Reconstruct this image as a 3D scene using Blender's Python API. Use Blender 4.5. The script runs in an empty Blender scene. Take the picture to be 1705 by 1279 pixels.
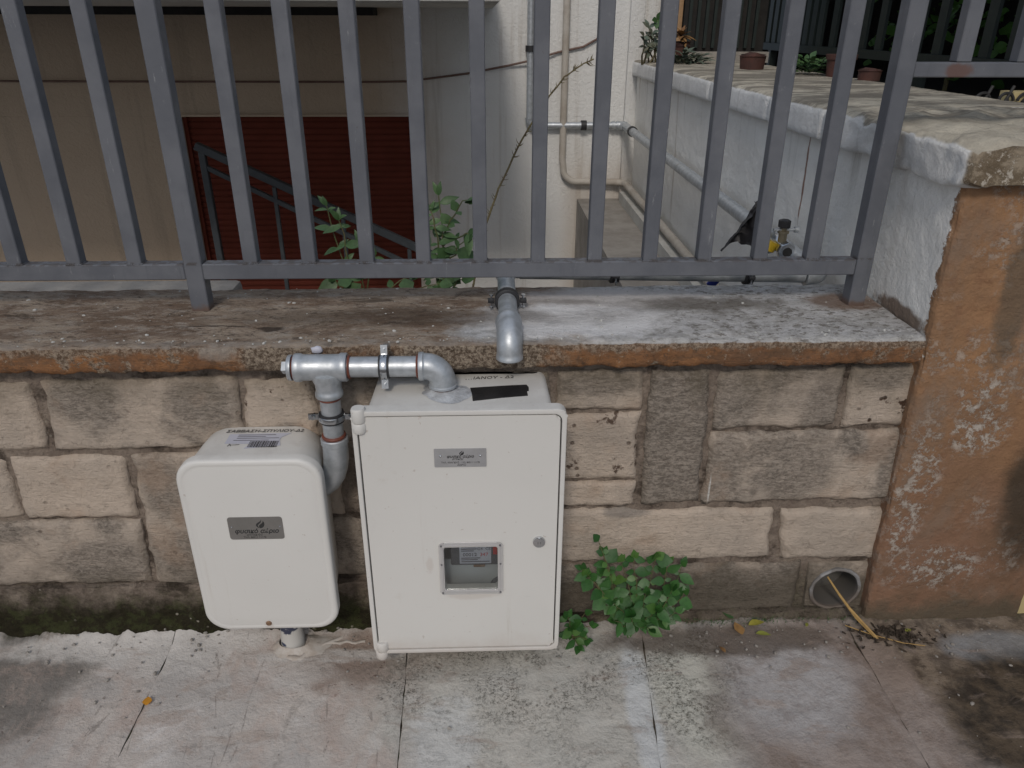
import bpy, bmesh, math, random
from mathutils import Vector, Matrix, noise as mn
random.seed(7)
S = bpy.context.scene
C = S.collection
R = math.radians
PI = math.pi

# ------------------------------------------------------------------ camera
pitch, yaw, roll = 0.44853228, 0.03588042, 0.00342326
f = Vector((math.sin(yaw)*math.cos(pitch), math.cos(yaw)*math.cos(pitch), -math.sin(pitch)))
r = Vector((math.cos(yaw), -math.sin(yaw), 0.0)); u = r.cross(f)
r2 = r*math.cos(roll)+u*math.sin(roll); u2 = -r*math.sin(roll)+u*math.cos(roll)
cd = bpy.data.cameras.new('camera'); cam = bpy.data.objects.new('camera', cd); C.objects.link(cam)
m = Matrix((r2, u2, -f)).transposed().to_4x4(); m.translation = Vector((0, -1.49856, 1.4))
cam.matrix_world = m
cd.sensor_width = 36; cd.lens = 36*1266.63/1705; cd.clip_start = 0.02; cd.clip_end = 200
S.camera = cam

# ------------------------------------------------------------------ sky, sun, exposure
SUN_EL, SUN_AZ = R(40), R(190)          # azimuth measured clockwise from +Y: the sun stands behind the camera, a little right
w = bpy.data.worlds.new('World'); S.world = w; w.use_nodes = True
wn = w.node_tree.nodes; wl = w.node_tree.links
bg = wn['Background']; sky = wn.new('ShaderNodeTexSky'); sky.sky_type = 'NISHITA'; sky.sun_disc = False
sky.sun_elevation = SUN_EL; sky.sun_rotation = SUN_AZ; sky.air_density = 1.0; sky.dust_density = 4.0; sky.ozone_density = 1.0
cl_ = wn.new('ShaderNodeMix'); cl_.data_type = 'RGBA'; cl_.inputs[0].default_value = .75        # thin even cloud over the clear sky
wl.new(sky.outputs[0], cl_.inputs[6]); cl_.inputs[7].default_value = (4.1, 4.65, 5.6, 1)
wl.new(cl_.outputs[2], bg.inputs[0]); bg.inputs[1].default_value = 0.10
ld = bpy.data.lights.new('sun', 'SUN'); ld.energy = 1.2; ld.angle = R(10); ld.color = (1, .92, .84)
sun = bpy.data.objects.new('sun', ld); C.objects.link(sun)
sd = Vector((math.sin(SUN_AZ)*math.cos(SUN_EL), math.cos(SUN_AZ)*math.cos(SUN_EL), math.sin(SUN_EL)))
sun.rotation_euler = sd.to_track_quat('Z', 'Y').to_euler(); sun.location = sd*20
S.view_settings.view_transform = 'Standard'; S.view_settings.look = 'None'
S.view_settings.gamma = 1; S.view_settings.use_curve_mapping = False
S.view_settings.exposure = 0.0
S.render.engine = 'CYCLES'

# ------------------------------------------------------------------ material kit
class Mat:
    def __init__(s, name, rough=.8, metal=0.0, spec=.5):
        s.m = bpy.data.materials.new(name); s.m.use_nodes = True
        s.n = s.m.node_tree.nodes; s.l = s.m.node_tree.links
        s.b = s.n['Principled BSDF']; s.b.inputs['Roughness'].default_value = rough
        s.b.inputs['Metallic'].default_value = metal; s.b.inputs['Specular IOR Level'].default_value = spec
        s.geo = s.n.new('ShaderNodeNewGeometry'); s.pos = s.geo.outputs['Position']
        sp = s.n.new('ShaderNodeSeparateXYZ'); s.l.new(s.pos, sp.inputs[0]); s.x, s.y, s.z = sp.outputs
        sn = s.n.new('ShaderNodeSeparateXYZ'); s.l.new(s.geo.outputs['Normal'], sn.inputs[0]); s.nz = sn.outputs[2]; s.ny = sn.outputs[1]
        oi = s.n.new('ShaderNodeObjectInfo'); s.rnd = oi.outputs['Random']
        so = s.n.new('ShaderNodeSeparateColor'); s.l.new(oi.outputs['Color'], so.inputs[0]); s.oR, s.oG, s.oB = so.outputs[:3]
    def put(s, sock, v):
        if hasattr(v, 'links') or hasattr(v, 'is_linked'): s.l.new(v, sock)
        elif isinstance(v, (tuple, list)): sock.default_value = (*v, 1) if len(v) == 3 and sock.type == 'RGBA' else v
        else: sock.default_value = v
    def ma(s, op, a, b=0.0, clamp=False):
        n = s.n.new('ShaderNodeMath'); n.operation = op; n.use_clamp = clamp
        s.put(n.inputs[0], a); s.put(n.inputs[1], b); return n.outputs[0]
    def vm(s, op, a, b):
        n = s.n.new('ShaderNodeVectorMath'); n.operation = op; s.put(n.inputs[0], a); s.put(n.inputs[1], b)
        return n.outputs['Value'] if op in ('LENGTH', 'DISTANCE') else n.outputs[0]
    def vec(s, scale=(1, 1, 1), off=(0, 0, 0), rnd=False):
        v = s.vm('MULTIPLY', s.pos, scale)
        v = s.vm('ADD', v, off)
        if rnd:
            k = s.ma('MULTIPLY', s.rnd, 37.0); c = s.n.new('ShaderNodeCombineXYZ'); s.put(c.inputs[0], k); s.put(c.inputs[2], k)
            v = s.vm('ADD', v, c.outputs[0])
        return v
    def noise(s, scale, detail=5, rough=.6, vec=None, dist=0.0):
        n = s.n.new('ShaderNodeTexNoise'); n.inputs['Scale'].default_value = scale; n.inputs['Detail'].default_value = detail
        n.inputs['Roughness'].default_value = rough; n.inputs['Distortion'].default_value = dist
        s.l.new(vec if vec is not None else s.pos, n.inputs['Vector']); return n.outputs[0]
    def vor(s, scale, vec=None, feature='F1'):
        n = s.n.new('ShaderNodeTexVoronoi'); n.feature = feature; n.inputs['Scale'].default_value = scale
        s.l.new(vec if vec is not None else s.pos, n.inputs['Vector']); return n.outputs['Distance']
    def mr(s, v, lo, hi, a=0.0, b=1.0):
        n = s.n.new('ShaderNodeMapRange'); n.interpolation_type = 'SMOOTHSTEP'
        s.put(n.inputs[0], v); s.put(n.inputs[1], lo); s.put(n.inputs[2], hi); s.put(n.inputs[3], a); s.put(n.inputs[4], b); return n.outputs[0]
    def mix(s, f, a, b, mode='MIX'):
        n = s.n.new('ShaderNodeMix'); n.data_type = 'RGBA'; n.blend_type = mode
        s.put(n.inputs[0], f); s.put(n.inputs[6], a); s.put(n.inputs[7], b); return n.outputs[2]
    def blob(s, c, rad, warp=.8, wscale=18, soft=.3):      # a stain with a place and ragged edge of its own
        d = s.vm('SUBTRACT', s.pos, c); d = s.vm('DIVIDE', d, rad); L = s.vm('LENGTH', d, (0, 0, 0))
        nz = s.ma('MULTIPLY', s.ma('SUBTRACT', s.noise(wscale, 6, .65), .5), warp*2)
        return s.mr(s.ma('ADD', L, nz), 1+soft, 1-soft)
    def mul(s, a, b): return s.ma('MULTIPLY', a, b, True)
    def mx(s, *a):
        o = a[0]
        for k in a[1:]: o = s.ma('MAXIMUM', o, k)
        return o
    def bump(s, h, strength=.5, dist=.003):
        n = s.n.new('ShaderNodeBump'); n.inputs['Strength'].default_value = strength; n.inputs['Distance'].default_value = dist
        s.put(n.inputs['Height'], h)
        if s.b.inputs['Normal'].is_linked: s.l.new(s.b.inputs['Normal'].links[0].from_socket, n.inputs['Normal'])
        s.l.new(n.outputs[0], s.b.inputs['Normal'])
    def col(s, c): s.put(s.b.inputs['Base Color'], c); return s.m
    def rough(s, v): s.put(s.b.inputs['Roughness'], v)

def m_stone():
    M = Mat('sandstone', .92, spec=.2)
    v = M.vec(rnd=True)
    big = M.noise(5, 4, .55, v)
    c = M.mix(M.mr(big, .35, .68), (.565, .47, .38), (.475, .405, .335))
    c = M.mix(M.mr(M.noise(14, 6, .7, v), .42, .72, 0, .5), c, (.63, .53, .435))
    tool = M.noise(1, 6, .7, M.vec((26, 26, 190), rnd=True), .6)
    # grey-black weathering film with the tooling lines showing through; oR = how much of the stone it covers
    st = M.ma('ADD', M.noise(7, 7, .62, M.vec((1, 1, .8), (3, 1, 5), rnd=True), .7), M.ma('MULTIPLY', M.ma('SUBTRACT', M.oR, .5), .55))
    stm = M.mul(M.mr(st, .49, .70), .85)
    spots = [M.blob(p_, r_, .55, 11, .35) for p_, r_ in (((.555, 0, .64), (.065, .1, .07)), ((.755, 0, .60), (.05, .1, .09)), ((.545, 0, .45), (.05, .1, .12)), ((.72, 0, .45), (.085, .1, .10)), ((.945, 0, .45), (.03, .1, .12)),
        ((.88, 0, .685), (.07, .1, .03)), ((-.88, 0, .655), (.09, .1, .06)), ((-.62, 0, .64), (.07, .1, .07)), ((-1.22, 0, .24), (.07, .1, .05)), ((-.92, 0, .22), (.12, .1, .06)), ((-.72, 0, .22), (.09, .1, .09)), ((-.745, 0, .43), (.05, .1, .09)), ((.25, 0, .68), (.10, .1, .035)), ((.45, 0, .10), (.4, .1, .06)), ((-.44, 0, .57), (.03, .1, .022)))]
    stm = M.mx(stm, M.mul(M.mx(*spots), .75))
    stm = M.mul(stm, M.mr(M.ma('ADD', tool, M.ma('MULTIPLY', M.oR, .25)), .36, .66, .3, 1))
    film = M.mix(M.mr(M.noise(1, 5, .75, M.vec((70, 70, 150), rnd=True), .8), .4, .6), (.125, .108, .09), (.33, .29, .245))
    c = M.mix(stm, c, film)
    c = M.mix(M.mul(M.mr(M.noise(3.1, 6, .65, M.vec((1, 1, .7), (7, 0, 2), rnd=True), .4), .52, .7), .4), c, (.34, .29, .245))
    c = M.mix(M.mul(M.mr(M.noise(30, 6, .75, M.vec((1, 1, 1), (1, 0, 8), rnd=True)), .58, .68), .5), c, (.19, .155, .125))
    c = M.mix(M.mul(M.mr(M.noise(6, 4, .6, M.vec((1, 1, 1), (2, 5, 2), rnd=True)), .55, .7), .4), c, (.43, .30, .21))
    # damp film from the coping down and at the foot
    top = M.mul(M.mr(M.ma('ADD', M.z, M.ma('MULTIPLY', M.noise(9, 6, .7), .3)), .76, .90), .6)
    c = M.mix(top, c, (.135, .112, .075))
    foot = M.mr(M.ma('SUBTRACT', M.z, M.ma('MULTIPLY', M.noise(8, 6, .7), .28)), .10, -.06)
    c = M.mix(M.mul(foot, .8), c, (.10, .085, .062))
    moss = M.mul(M.mr(M.ma('SUBTRACT', M.z, M.ma('MULTIPLY', M.noise(13, 6, .7), .2)), .04, -.05), M.mr(M.x, -.3, -.45))
    c = M.mix(M.mul(moss, .8), c, (.035, .036, .018))
    c = M.mix(M.mul(M.blob((.33, 0, .335), (.055, .1, .018), .5, 30), .8), c, (.27, .24, .21))
    # brown pits, oB = how many
    pit = M.mul(M.mr(M.vor(38, M.vm('ADD', v, M.vm('MULTIPLY', (1, 1, 1), (0, 0, 0)))), .24, .12), M.mr(M.noise(9, 2, .5, v), .52, .6))
    pit = M.mul(pit, M.oB)
    c = M.mix(pit, c, (.10, .065, .045))
    rust = M.mul(M.mr(M.noise(17, 5, .65, v), .58, .64), M.mr(M.oB, .55, .8))
    c = M.mix(rust, c, (.075, .045, .03))
    c = M.mix(M.blob((.521, 0, .398), (.0022, .03, .036), .25, 60), c, (.62, .6, .56))
    gm = M.n.new('ShaderNodeHueSaturation'); gm.inputs['Value'].default_value = 1
    M.put(gm.inputs['Value'], M.ma('ADD', M.ma('MULTIPLY', M.oG, .8), .6)); M.put(gm.inputs['Color'], c)
    M.bump(M.noise(90, 6, .75, v), .8, .008); M.bump(M.ma('SUBTRACT', tool, M.ma('MULTIPLY', pit, 2)), .8, .005); M.bump(M.noise(24, 6, .7, v), .7, .014)
    M.bump(big, .6, .03)
    return M.col(gm.outputs[0])

def m_mortar():
    M = Mat('old_mortar', .95, spec=.15)
    n = M.noise(20, 7, .7)
    c = M.mix(M.mr(n, .35, .65), (.215, .172, .14), (.32, .265, .215))
    c = M.mix(M.mr(M.noise(7, 6, .7), .5, .62), c, (.095, .075, .06))
    low = M.mr(M.ma('SUBTRACT', M.z, M.ma('MULTIPLY', M.noise(11, 7, .7), .2)), .08, -.04)
    c = M.mix(M.mul(low, M.mr(M.x, .2, -.35, .55, 1)), c, M.mix(M.mr(M.noise(30, 5, .7), .45, .58), (.028, .024, .013), (.045, .048, .02)))
    c = M.mix(M.mul(M.mr(M.vor(48), .20, .12), M.mr(M.noise(7, 3, .5, M.vec((1, 1, 1), (3, 1, 1))), .56, .64)), c, (.36, .33, .27))
    M.bump(M.noise(70, 8, .75), .9, .012); M.bump(M.noise(18, 5, .6), .8, .03)
    return M.col(c)

def m_coping():
    M = Mat('weathered_coping', .92, spec=.2)
    s = M.vec((.5, 1, 1))
    c = M.mix(M.mr(M.noise(8, 8, .78, s), .40, .60), (.22, .155, .11), (.43, .35, .27))
    c = M.mix(M.mr(M.noise(34, 8, .85, s), .50, .60, 0, .9), c, (.44, .385, .325))
    c = M.mix(M.mr(M.noise(60, 6, .85, M.vec((.5, 1, 1), (3, 3, 0))), .55, .62, 0, .85), c, (.085, .062, .045))
    c = M.mix(M.mr(M.noise(11, 8, .8, M.vec((.5, 1, 1), (5, 2, 0)), .5), .55, .63, 0, .75), c, (.08, .06, .045))
    c = M.mix(M.mr(M.noise(9, 8, .8, M.vec((.4, 1.2, 1), (9, 2, 0))), .58, .66, 0, .65), c, (.30, .165, .085))
    ck = M.blob((-.60, .075, .79), (.075, .0035, .2), .5, 30); ck2 = M.blob((-.47, .06, .79), (.03, .016, .2), .9, 40)
    c = M.mix(M.mul(M.mx(ck, ck2), .85), c, (.045, .032, .025))
    # paler band near the back, cement-washed right part
    gr = M.mr(M.ma('ADD', M.x, M.ma('MULTIPLY', M.ma('SUBTRACT', M.noise(9, 6, .7), .5), .4)), .10, .3)
    gr = M.mx(M.mul(gr, .85), M.blob((.04, .03, .79), (.11, .06, .3), .5, 22))
    wc = M.mix(M.mr(M.noise(32, 7, .75), .4, .6), (.46, .455, .44), (.68, .68, .68))
    spk = M.mul(M.mr(M.noise(75, 4, .7, M.vec((.6, 1, 1))), .53, .6), M.mr(M.x, .2, .5, .25, 1))
    wc = M.mix(M.mul(spk, .85), wc, (.19, .18, .16))
    c = M.mix(gr, c, wc)
    c = M.mix(M.mul(M.blob((.19, .10, .79), (.22, .11, .2), .7, 14), .97), c, (.90, .89, .88))
    c = M.mix(M.mul(M.blob((.30, .24, .79), (.22, .07, .2), .5, 20), .8), c, (.70, .66, .63))
    c = M.mix(M.mul(M.blob((.50, .19, .79), (.17, .05, .2), 1.1, 14, .5), .75), c, (.14, .12, .095))
    c = M.mix(M.mul(M.blob((.20, .215, .79), (.08, .02, .2), 1.2, 20, .5), .5), c, (.18, .15, .12))
    c = M.mix(M.mul(M.blob((.86, .2, .79), (.09, .06, .2), .4, 25), .8), c, (.22, .14, .095))
    c = M.mix(M.mul(M.blob((-.15, .12, .79), (.4, .05, .1), 1.1, 9, .6), .6), c, (.085, .062, .045))
    edge = M.mul(M.mr(M.y, .0, -.022), M.mr(M.noise(30, 5, .7), .4, .6))
    c = M.mix(M.mul(edge, .7), c, M.mix(M.mr(M.x, .1, .3), (.33, .29, .25), (.66, .65, .62)))
    # ochre paint on the front face, worn through to rough grey-brown plaster in places
    o = M.mix(M.mr(M.noise(11, 6, .65), .35, .65), (.40, .195, .085), (.25, .13, .07))
    o = M.mix(M.mr(M.noise(40, 6, .7), .5, .68, 0, .8), o, (.17, .10, .06))
    wear = M.mx(M.blob((-.43, -.03, .76), (.10, .05, .06), .8, 14), M.blob((-.06, -.03, .755), (.22, .06, .07), .7, 14),
                M.mul(M.mr(M.noise(10, 8, .75, M.vec((1, 1, 1), (2, 0, 1))), .54, .60), .9),
                M.mul(M.mr(M.ma('ADD', M.z, M.ma('MULTIPLY', M.noise(16, 8, .75), .06)), .795, .808), .8))
    rg = M.mix(M.mr(M.noise(110, 6, .85), .42, .6), (.12, .085, .06), (.46, .38, .29))
    o = M.mix(M.mr(M.noise(1, 7, .8, M.vec((7, 7, 30), (1, 1, 1))), .48, .62, 0, .75), o, (.19, .115, .07))
    o = M.mix(M.mul(M.mr(M.noise(75, 6, .85), .54, .62), .6), o, (.13, .09, .065))
    o = M.mix(M.mul(M.mr(M.noise(45, 6, .8, M.vec((1, 1, 1), (4, 1, 1))), .60, .66), .7), o, (.50, .42, .32))
    o = M.mix(wear, o, rg)
    o = M.mix(M.mul(M.blob((-.56, -.03, .775), (.035, .06, .02), .5, 40), .6), o, (.42, .38, .33))
    fr = M.mul(M.mr(M.ma('ADD', M.z, M.ma('MULTIPLY', M.ma('SUBTRACT', M.noise(30, 6, .75), .5), .012)), .7855, .7835), M.mr(M.y, .0, -.01))
    c = M.mix(fr, c, o)
    M.bump(M.noise(140, 5, .75), .9, .006); M.bump(M.noise(38, 8, .75, s), .9, .014)
    return M.col(c)

def m_pavement():
    M = Mat('cement_paving', .85, spec=.25)
    c = M.mix(M.mr(M.noise(3.2, 6, .6), .35, .65), (.53, .482, .437), (.43, .41, .388))
    c = M.mix(M.mr(M.noise(9, 6, .65, M.vec((1, .6, 1), (4, 0, 0)), .6), .48, .66, 0, .8), c, (.44, .36, .315))
    c = M.mix(M.mr(M.noise(7, 7, .7, M.vec((1, .8, 1), (8, 3, 0)), .8), .52, .68, 0, .75), c, (.62, .595, .57))
    c = M.mix(M.mr(M.noise(14, 7, .7, M.vec((1.2, .7, 1), (1, 9, 0)), .5), .56, .68, 0, .55), c, (.28, .25, .225))
    c = M.mix(M.mul(M.mr(M.ma('ADD', M.x, M.ma('MULTIPLY', M.noise(4, 7, .75), .5)), -.55, -1.0), .55), c, (.25, .22, .19))  # darker towards the left edge: lens falloff put into the colour
    # dark grit left of the frame
    c = M.mix(M.mul(M.blob((-1.12, -.17, 0), (.17, .16, .2), .8, 12), .75), c, (.14, .13, .115))
    # brown damp under the cabinets, white cement wash along the wall foot
    c = M.mix(M.mul(M.blob((-.24, -.12, 0), (.22, .10, .2), .6, 12), .75), c, (.22, .15, .11))
    wsh = M.mx(M.blob((-.85, -.06, 0), (.33, .05, .1), .7, 16), M.blob((-.40, -.105, 0), (.19, .022, .1), .8, 11))
    c = M.mix(M.mr(M.noise(28, 8, .85), .55, .68, 0, .45), c, (.33, .285, .25))
    c = M.mix(M.mr(M.noise(5, 8, .75, M.vec((1, 1, 1), (2, 7, 0)), .6), .50, .66, 0, .55), c, (.42, .335, .285))
    c = M.mix(M.mr(M.noise(150, 4, .8), .62, .68, 0, .5), c, (.25, .21, .18))
    c = M.mix(M.mul(M.mr(M.noise(60, 4, .7, M.vec((1, 1, 1), (4, 4, 0))), .62, .66), M.blob((-.22, -.13, 0), (.22, .12, .2), .5, 9)), c, (.12, .06, .045))
    wsh = M.mx(wsh, M.mul(M.blob((-.78, -.10, 0), (.13, .06, .1), .9, 9), .8), M.mul(M.blob((-.47, -.15, 0), (.10, .05, .1), .9, 9), .6))
    c = M.mix(M.mul(wsh, .75), c, (.60, .575, .54))
    # lichen speckle between the cabinet and the third joint
    sp = M.blob((.18, -.25, 0), (.42, .24, .3), .5, 7)
    wp = M.mul(M.mx(M.blob((.34, -.28, 0), (.035, .19, .2), .5, 14), M.mul(M.blob((-.1, -.36, 0), (.07, .12, .2), .9, 12), .6)), .6)
    c = M.mix(M.mul(sp, .75), c, (.52, .51, .46))
    c = M.mix(wp, c, (.62, .65, .67))
    nspk = M.mul(M.mx(M.mr(M.noise(85, 8, .9), .515, .575), M.mr(M.noise(230, 4, .8), .56, .62)), M.mr(M.noise(8, 5, .7, M.vec((1, 1, 1), (3, 3, 0))), .40, .56))
    spm = M.mul(M.mul(M.mx(M.blob((.06, -.19, 0), (.33, .13, .2), .5, 9), M.blob((.5, -.2, 0), (.10, .16, .2), .5, 9), M.mul(sp, .5)), nspk), M.ma('SUBTRACT', 1.0, M.mul(wp, .85)))
    c = M.mix(M.mul(spm, .9), c, (.085, .08, .062))
    c = M.mix(M.mul(M.mr(M.noise(45, 4, .7), .66, .70), .55), c, (.12, .09, .07))
    # smooth mauve-brown bay on the right and the soil beyond
    c = M.mix(M.mul(M.blob((.47, -.24, 0), (.10, .19, .2), .6, 10), .6), c, (.58, .575, .50))
    c = M.mix(M.mul(nspk, M.mul(M.blob((.47, -.2, 0), (.12, .2, .2), .5, 9), .85)), c, (.09, .085, .065))
    rb = M.blob((.79, -.30, 0), (.27, .29, .3), .45, 8)
    bay = M.mix(M.mr(M.noise(9, 8, .75, M.vec((1, .7, 1), (1, 2, 0))), .36, .64), (.20, .15, .12), (.33, .28, .25))
    bay = M.mix(M.mul(M.blob((.68, -.22, 0), (.17, .17, .3), .6, 9), .8), bay, M.mix(M.mr(M.noise(18, 8, .8), .35, .6), (.33, .31, .305), (.47, .47, .475)))
    bay = M.mix(M.mr(M.noise(50, 7, .85), .58, .68, 0, .6), bay, (.17, .13, .11))
    c = M.mix(M.mul(rb, .92), c, bay)
    c = M.mix(M.mul(M.mul(rb, M.mr(rb, .9, .35)), .8), c, (.13, .10, .08))
    c = M.mix(M.mul(M.blob((.58, -.08, 0), (.30, .05, .2), .6, 12), .8), c, (.12, .095, .075))
    ex = M.mr(M.ma('ADD', M.ma('ADD', M.x, M.ma('MULTIPLY', M.y, .35)), M.ma('MULTIPLY', M.ma('SUBTRACT', M.noise(9, 6, .7), .5), .3)), .86, .97)
    c = M.mix(M.mul(ex, .9), c, M.mix(M.mr(M.noise(14, 7, .75), .42, .58), (.085, .062, .042), (.235, .185, .135)))
    c = M.mix(M.mul(M.blob((1.28, -.13, 0), (.17, .05, .2), .5, 8), .9), c, (.28, .285, .29))
    c = M.mix(M.mul(M.blob((.95, -.18, 0), (.05, .09, .2), .5, 14), .6), c, (.30, .24, .20))
    c = M.mix(M.mul(M.blob((1.22, -.36, 0), (.20, .20, .3), .6, 6), .9), c, M.mix(M.mr(M.noise(16, 6, .7), .4, .6), (.028, .023, .018), (.10, .075, .05)))
    scr = M.mul(M.mr(M.noise(1, 6, .75, M.vec((22, 5, 1), (3, 0, 0)), 1.2), .60, .66), M.mr(M.x, .0, -.3))
    c = M.mix(M.mul(scr, .6), c, (.20, .175, .155))
    c = M.mix(M.mul(M.mr(M.noise(1, 6, .7, M.vec((5, 14, 1), (9, 4, 0)), .8), .56, .68), .5), c, (.34, .27, .225))
    # green-black line where the wall meets the ground
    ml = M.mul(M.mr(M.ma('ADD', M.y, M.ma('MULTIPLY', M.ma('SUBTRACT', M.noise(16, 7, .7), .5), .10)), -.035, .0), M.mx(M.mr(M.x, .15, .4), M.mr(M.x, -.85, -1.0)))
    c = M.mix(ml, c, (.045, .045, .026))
    M.bump(M.noise(120, 5, .7), .5, .003); M.bump(M.noise(22, 8, .7), .7, .012); M.bump(spm, .5, -.002)
    return M.col(c)

def m_pillar():
    M = Mat('ochre_and_white_paint', .88, spec=.25)
    o = M.mix(M.mr(M.noise(6, 6, .6), .35, .65), (.33, .185, .095), (.255, .15, .085))
    o = M.mix(M.mr(M.noise(30, 6, .7), .5, .7, 0, .6), o, (.22, .11, .06))
    o = M.mix(M.mr(M.noise(9, 7, .7, M.vec((1, 1, 1), (4, 4, 1))), .55, .7, 0, .7), o, (.19, .13, .09))
    o = M.mix(M.mr(M.ma('ADD', M.z, M.ma('MULTIPLY', M.noise(5, 5, .6), .3)), .85, .35), o, M.mix(M.mr(M.noise(12, 6, .6), .4, .6), (.20, .12, .075), (.235, .135, .085)))
    # flaked patches to grey render
    fl = M.mul(M.mr(M.noise(38, 9, .85), .50, .55), M.mx(M.blob((1.10, 0, .60), (.07, .2, .11), .9, 9), M.mul(M.blob((.99, 0, .40), (.035, .2, .22), .9, 9), .9), M.mul(M.blob((1.0, 0, .42), (.05, .2, .20), .7, 9), .9), M.mul(M.blob((1.10, 0, .17), (.12, .2, .06), .8, 10), .9), M.mul(M.mr(M.noise(5, 5, .6), .5, .62), .6)))
    o = M.mix(M.mul(fl, .9), o, (.46, .42, .37))
    o = M.mix(M.mul(M.mr(M.noise(7, 6, .65, M.vec((1, 1, .6), (6, 1, 3))), .5, .68), .5), o, (.22, .17, .13))
    o = M.mix(M.mul(M.blob((1.10, 0, .90), (.035, .2, .17), .8, 14), .75), o, (.13, .10, .07))
    o = M.mix(M.mul(M.blob((1.31, 0, .42), (.09, .2, .25), .6, 8), .85), o, (.05, .04, .028))
    o = M.mix(M.mul(M.mr(M.ma('SUBTRACT', M.z, M.ma('MULTIPLY', M.noise(10, 6, .7), .16)), .02, -.06), .85), o, (.10, .085, .06))
    w_ = M.mix(M.mr(M.noise(5, 5, .6), .35, .65), (.86, .85, .81), (.79, .78, .74))
    drip = M.mul(M.mr(M.noise(1, 5, .6, M.vec((10, 26, 1.6))), .56, .74), M.mr(M.z, .85, 1.10, .0, .55))
    w_ = M.mix(drip, w_, (.33, .32, .28))
    w_ = M.mix(M.mul(M.mr(M.z, .34, .12), .4), w_, (.33, .29, .24))
    w_ = M.mix(M.mul(M.mr(M.noise(1, 5, .6, M.vec((8, 12, .8), (0, 3, 0))), .6, .72), M.mr(M.y, 1.4, 3.0, 0, .6)), w_, (.30, .22, .15))
    w_ = M.mix(M.mul(M.blob((.93, .10, .80), (.05, .12, .022), .7, 30), .9), w_, (.17, .11, .07))
    w_ = M.mix(M.mul(M.blob((.93, .74, .98), (.05, .006, .13), .5, 30), .9), w_, (.22, .10, .06))
    f_ = M.mr(M.ma('ADD', M.y, M.ma('MULTIPLY', M.ma('SUBTRACT', M.noise(26, 6, .75), .5), .075)), -.012, -.016)
    f_ = M.mx(f_, M.mul(M.mr(M.ma('ADD', M.z, M.ma('MULTIPLY', M.noise(20, 5, .7), .04)), .765, .755), M.mr(M.y, .05, .03)))
    c = M.mix(f_, w_, o)
    M.bump(M.noise(110, 6, .75), .6, .005); M.bump(M.noise(20, 6, .65), .7, .014); M.bump(M.mul(fl, f_), .6, -.0015)
    return M.col(c)

def m_cap():
    M = Mat('lichened_cap', .92, spec=.2)
    t = M.mix(M.mr(M.noise(7, 7, .7), .38, .62), (.64, .59, .48), (.46, .42, .34))
    dk = M.mul(M.mr(M.noise(1, 7, .75, M.vec((3, 9, 9), (2, 0, 0)), .5), .40, .56), M.mr(M.y, .14, .42, .1, 1))
    t = M.mix(M.mul(dk, .8), t, (.17, .155, .13))
    t = M.mix(M.mr(M.noise(60, 6, .75), .58, .68, 0, .5), t, (.55, .50, .40))
    s_ = M.mix(M.mr(M.noise(14, 6, .65), .35, .65), (.86, .86, .84), (.76, .76, .74))
    s_ = M.mix(M.mul(M.mr(M.noise(1, 5, .6, M.vec((10, 16, 2))), .58, .70), .5), s_, (.33, .31, .28))
    fo = M.mix(M.mr(M.noise(24, 7, .75), .42, .58), (.36, .30, .22), (.17, .13, .085))
    fo = M.mix(M.mul(M.mr(M.noise(9, 7, .7), .55, .62), .7), fo, (.42, .22, .10))
    fo = M.mix(M.mr(M.noise(48, 6, .8), .52, .62), fo, (.55, .50, .42))
    s_ = M.mix(M.mr(M.y, -.045, -.055), s_, fo)
    c = M.mix(M.mr(M.ma('ADD', M.nz, M.ma('MULTIPLY', M.ma('SUBTRACT', M.noise(30, 6, .7), .5), .5)), .45, .75), s_, t)
    M.bump(M.noise(90, 6, .75), .8, .006); M.bump(M.noise(28, 7, .7), .8, .012)
    return M.col(c)

def m_stucco():
    M = Mat('house_stucco', .9, spec=.2)
    c = M.mix(M.mr(M.noise(1.6, 4, .5), .35, .65), (.50, .47, .415), (.45, .42, .37))
    c = M.mix(M.mr(M.ma('ADD', M.x, M.ma('MULTIPLY', M.noise(4, 4, .6), .3)), -.6, .1), M.mix(.55, c, (.44, .29, .165)), (.68, .68, .66))  # brown left, pale right: slab shade and open sky put into the colour
    c = M.mix(M.mul(M.mr(M.noise(1, 5, .6, M.vec((14, 1, .7))), .55, .7), .35), c, (.30, .25, .19))
    c = M.mix(M.mul(M.mr(M.z, .75, .35), M.mul(M.mr(M.x, .45, .6), .45)), c, (.40, .32, .24))
    M.bump(M.noise(42, 5, .65, None, .8), .5, .016)
    return M.col(c)

def m_simple(name, c1, c2, rough=.6, metal=0, ns=20, b=.2, bd=.002, spec=.5, bs=60, lo=.35, hi=.65):
    M = Mat(name, rough, metal, spec)
    c = M.mix(M.mr(M.noise(ns, 6, .65), lo, hi), c1, c2)
    if b: M.bump(M.noise(bs, 5, .65), b, bd)
    return M.col(c)

def m_galv():
    M = Mat('galvanised_steel', .42, .62)
    n = M.noise(45, 4, .6)
    c = M.mix(M.mr(n, .35, .65), (.53, .56, .585), (.42, .45, .47))
    c = M.mix(M.mr(M.noise(20, 7, .7), .6, .72, 0, .6), c, (.30, .29, .27))
    M.rough(M.mr(M.noise(30, 5, .6), .3, .7, .36, .52)); M.bump(M.noise(160, 4, .6), .15, .001)
    return M.col(c)

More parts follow.
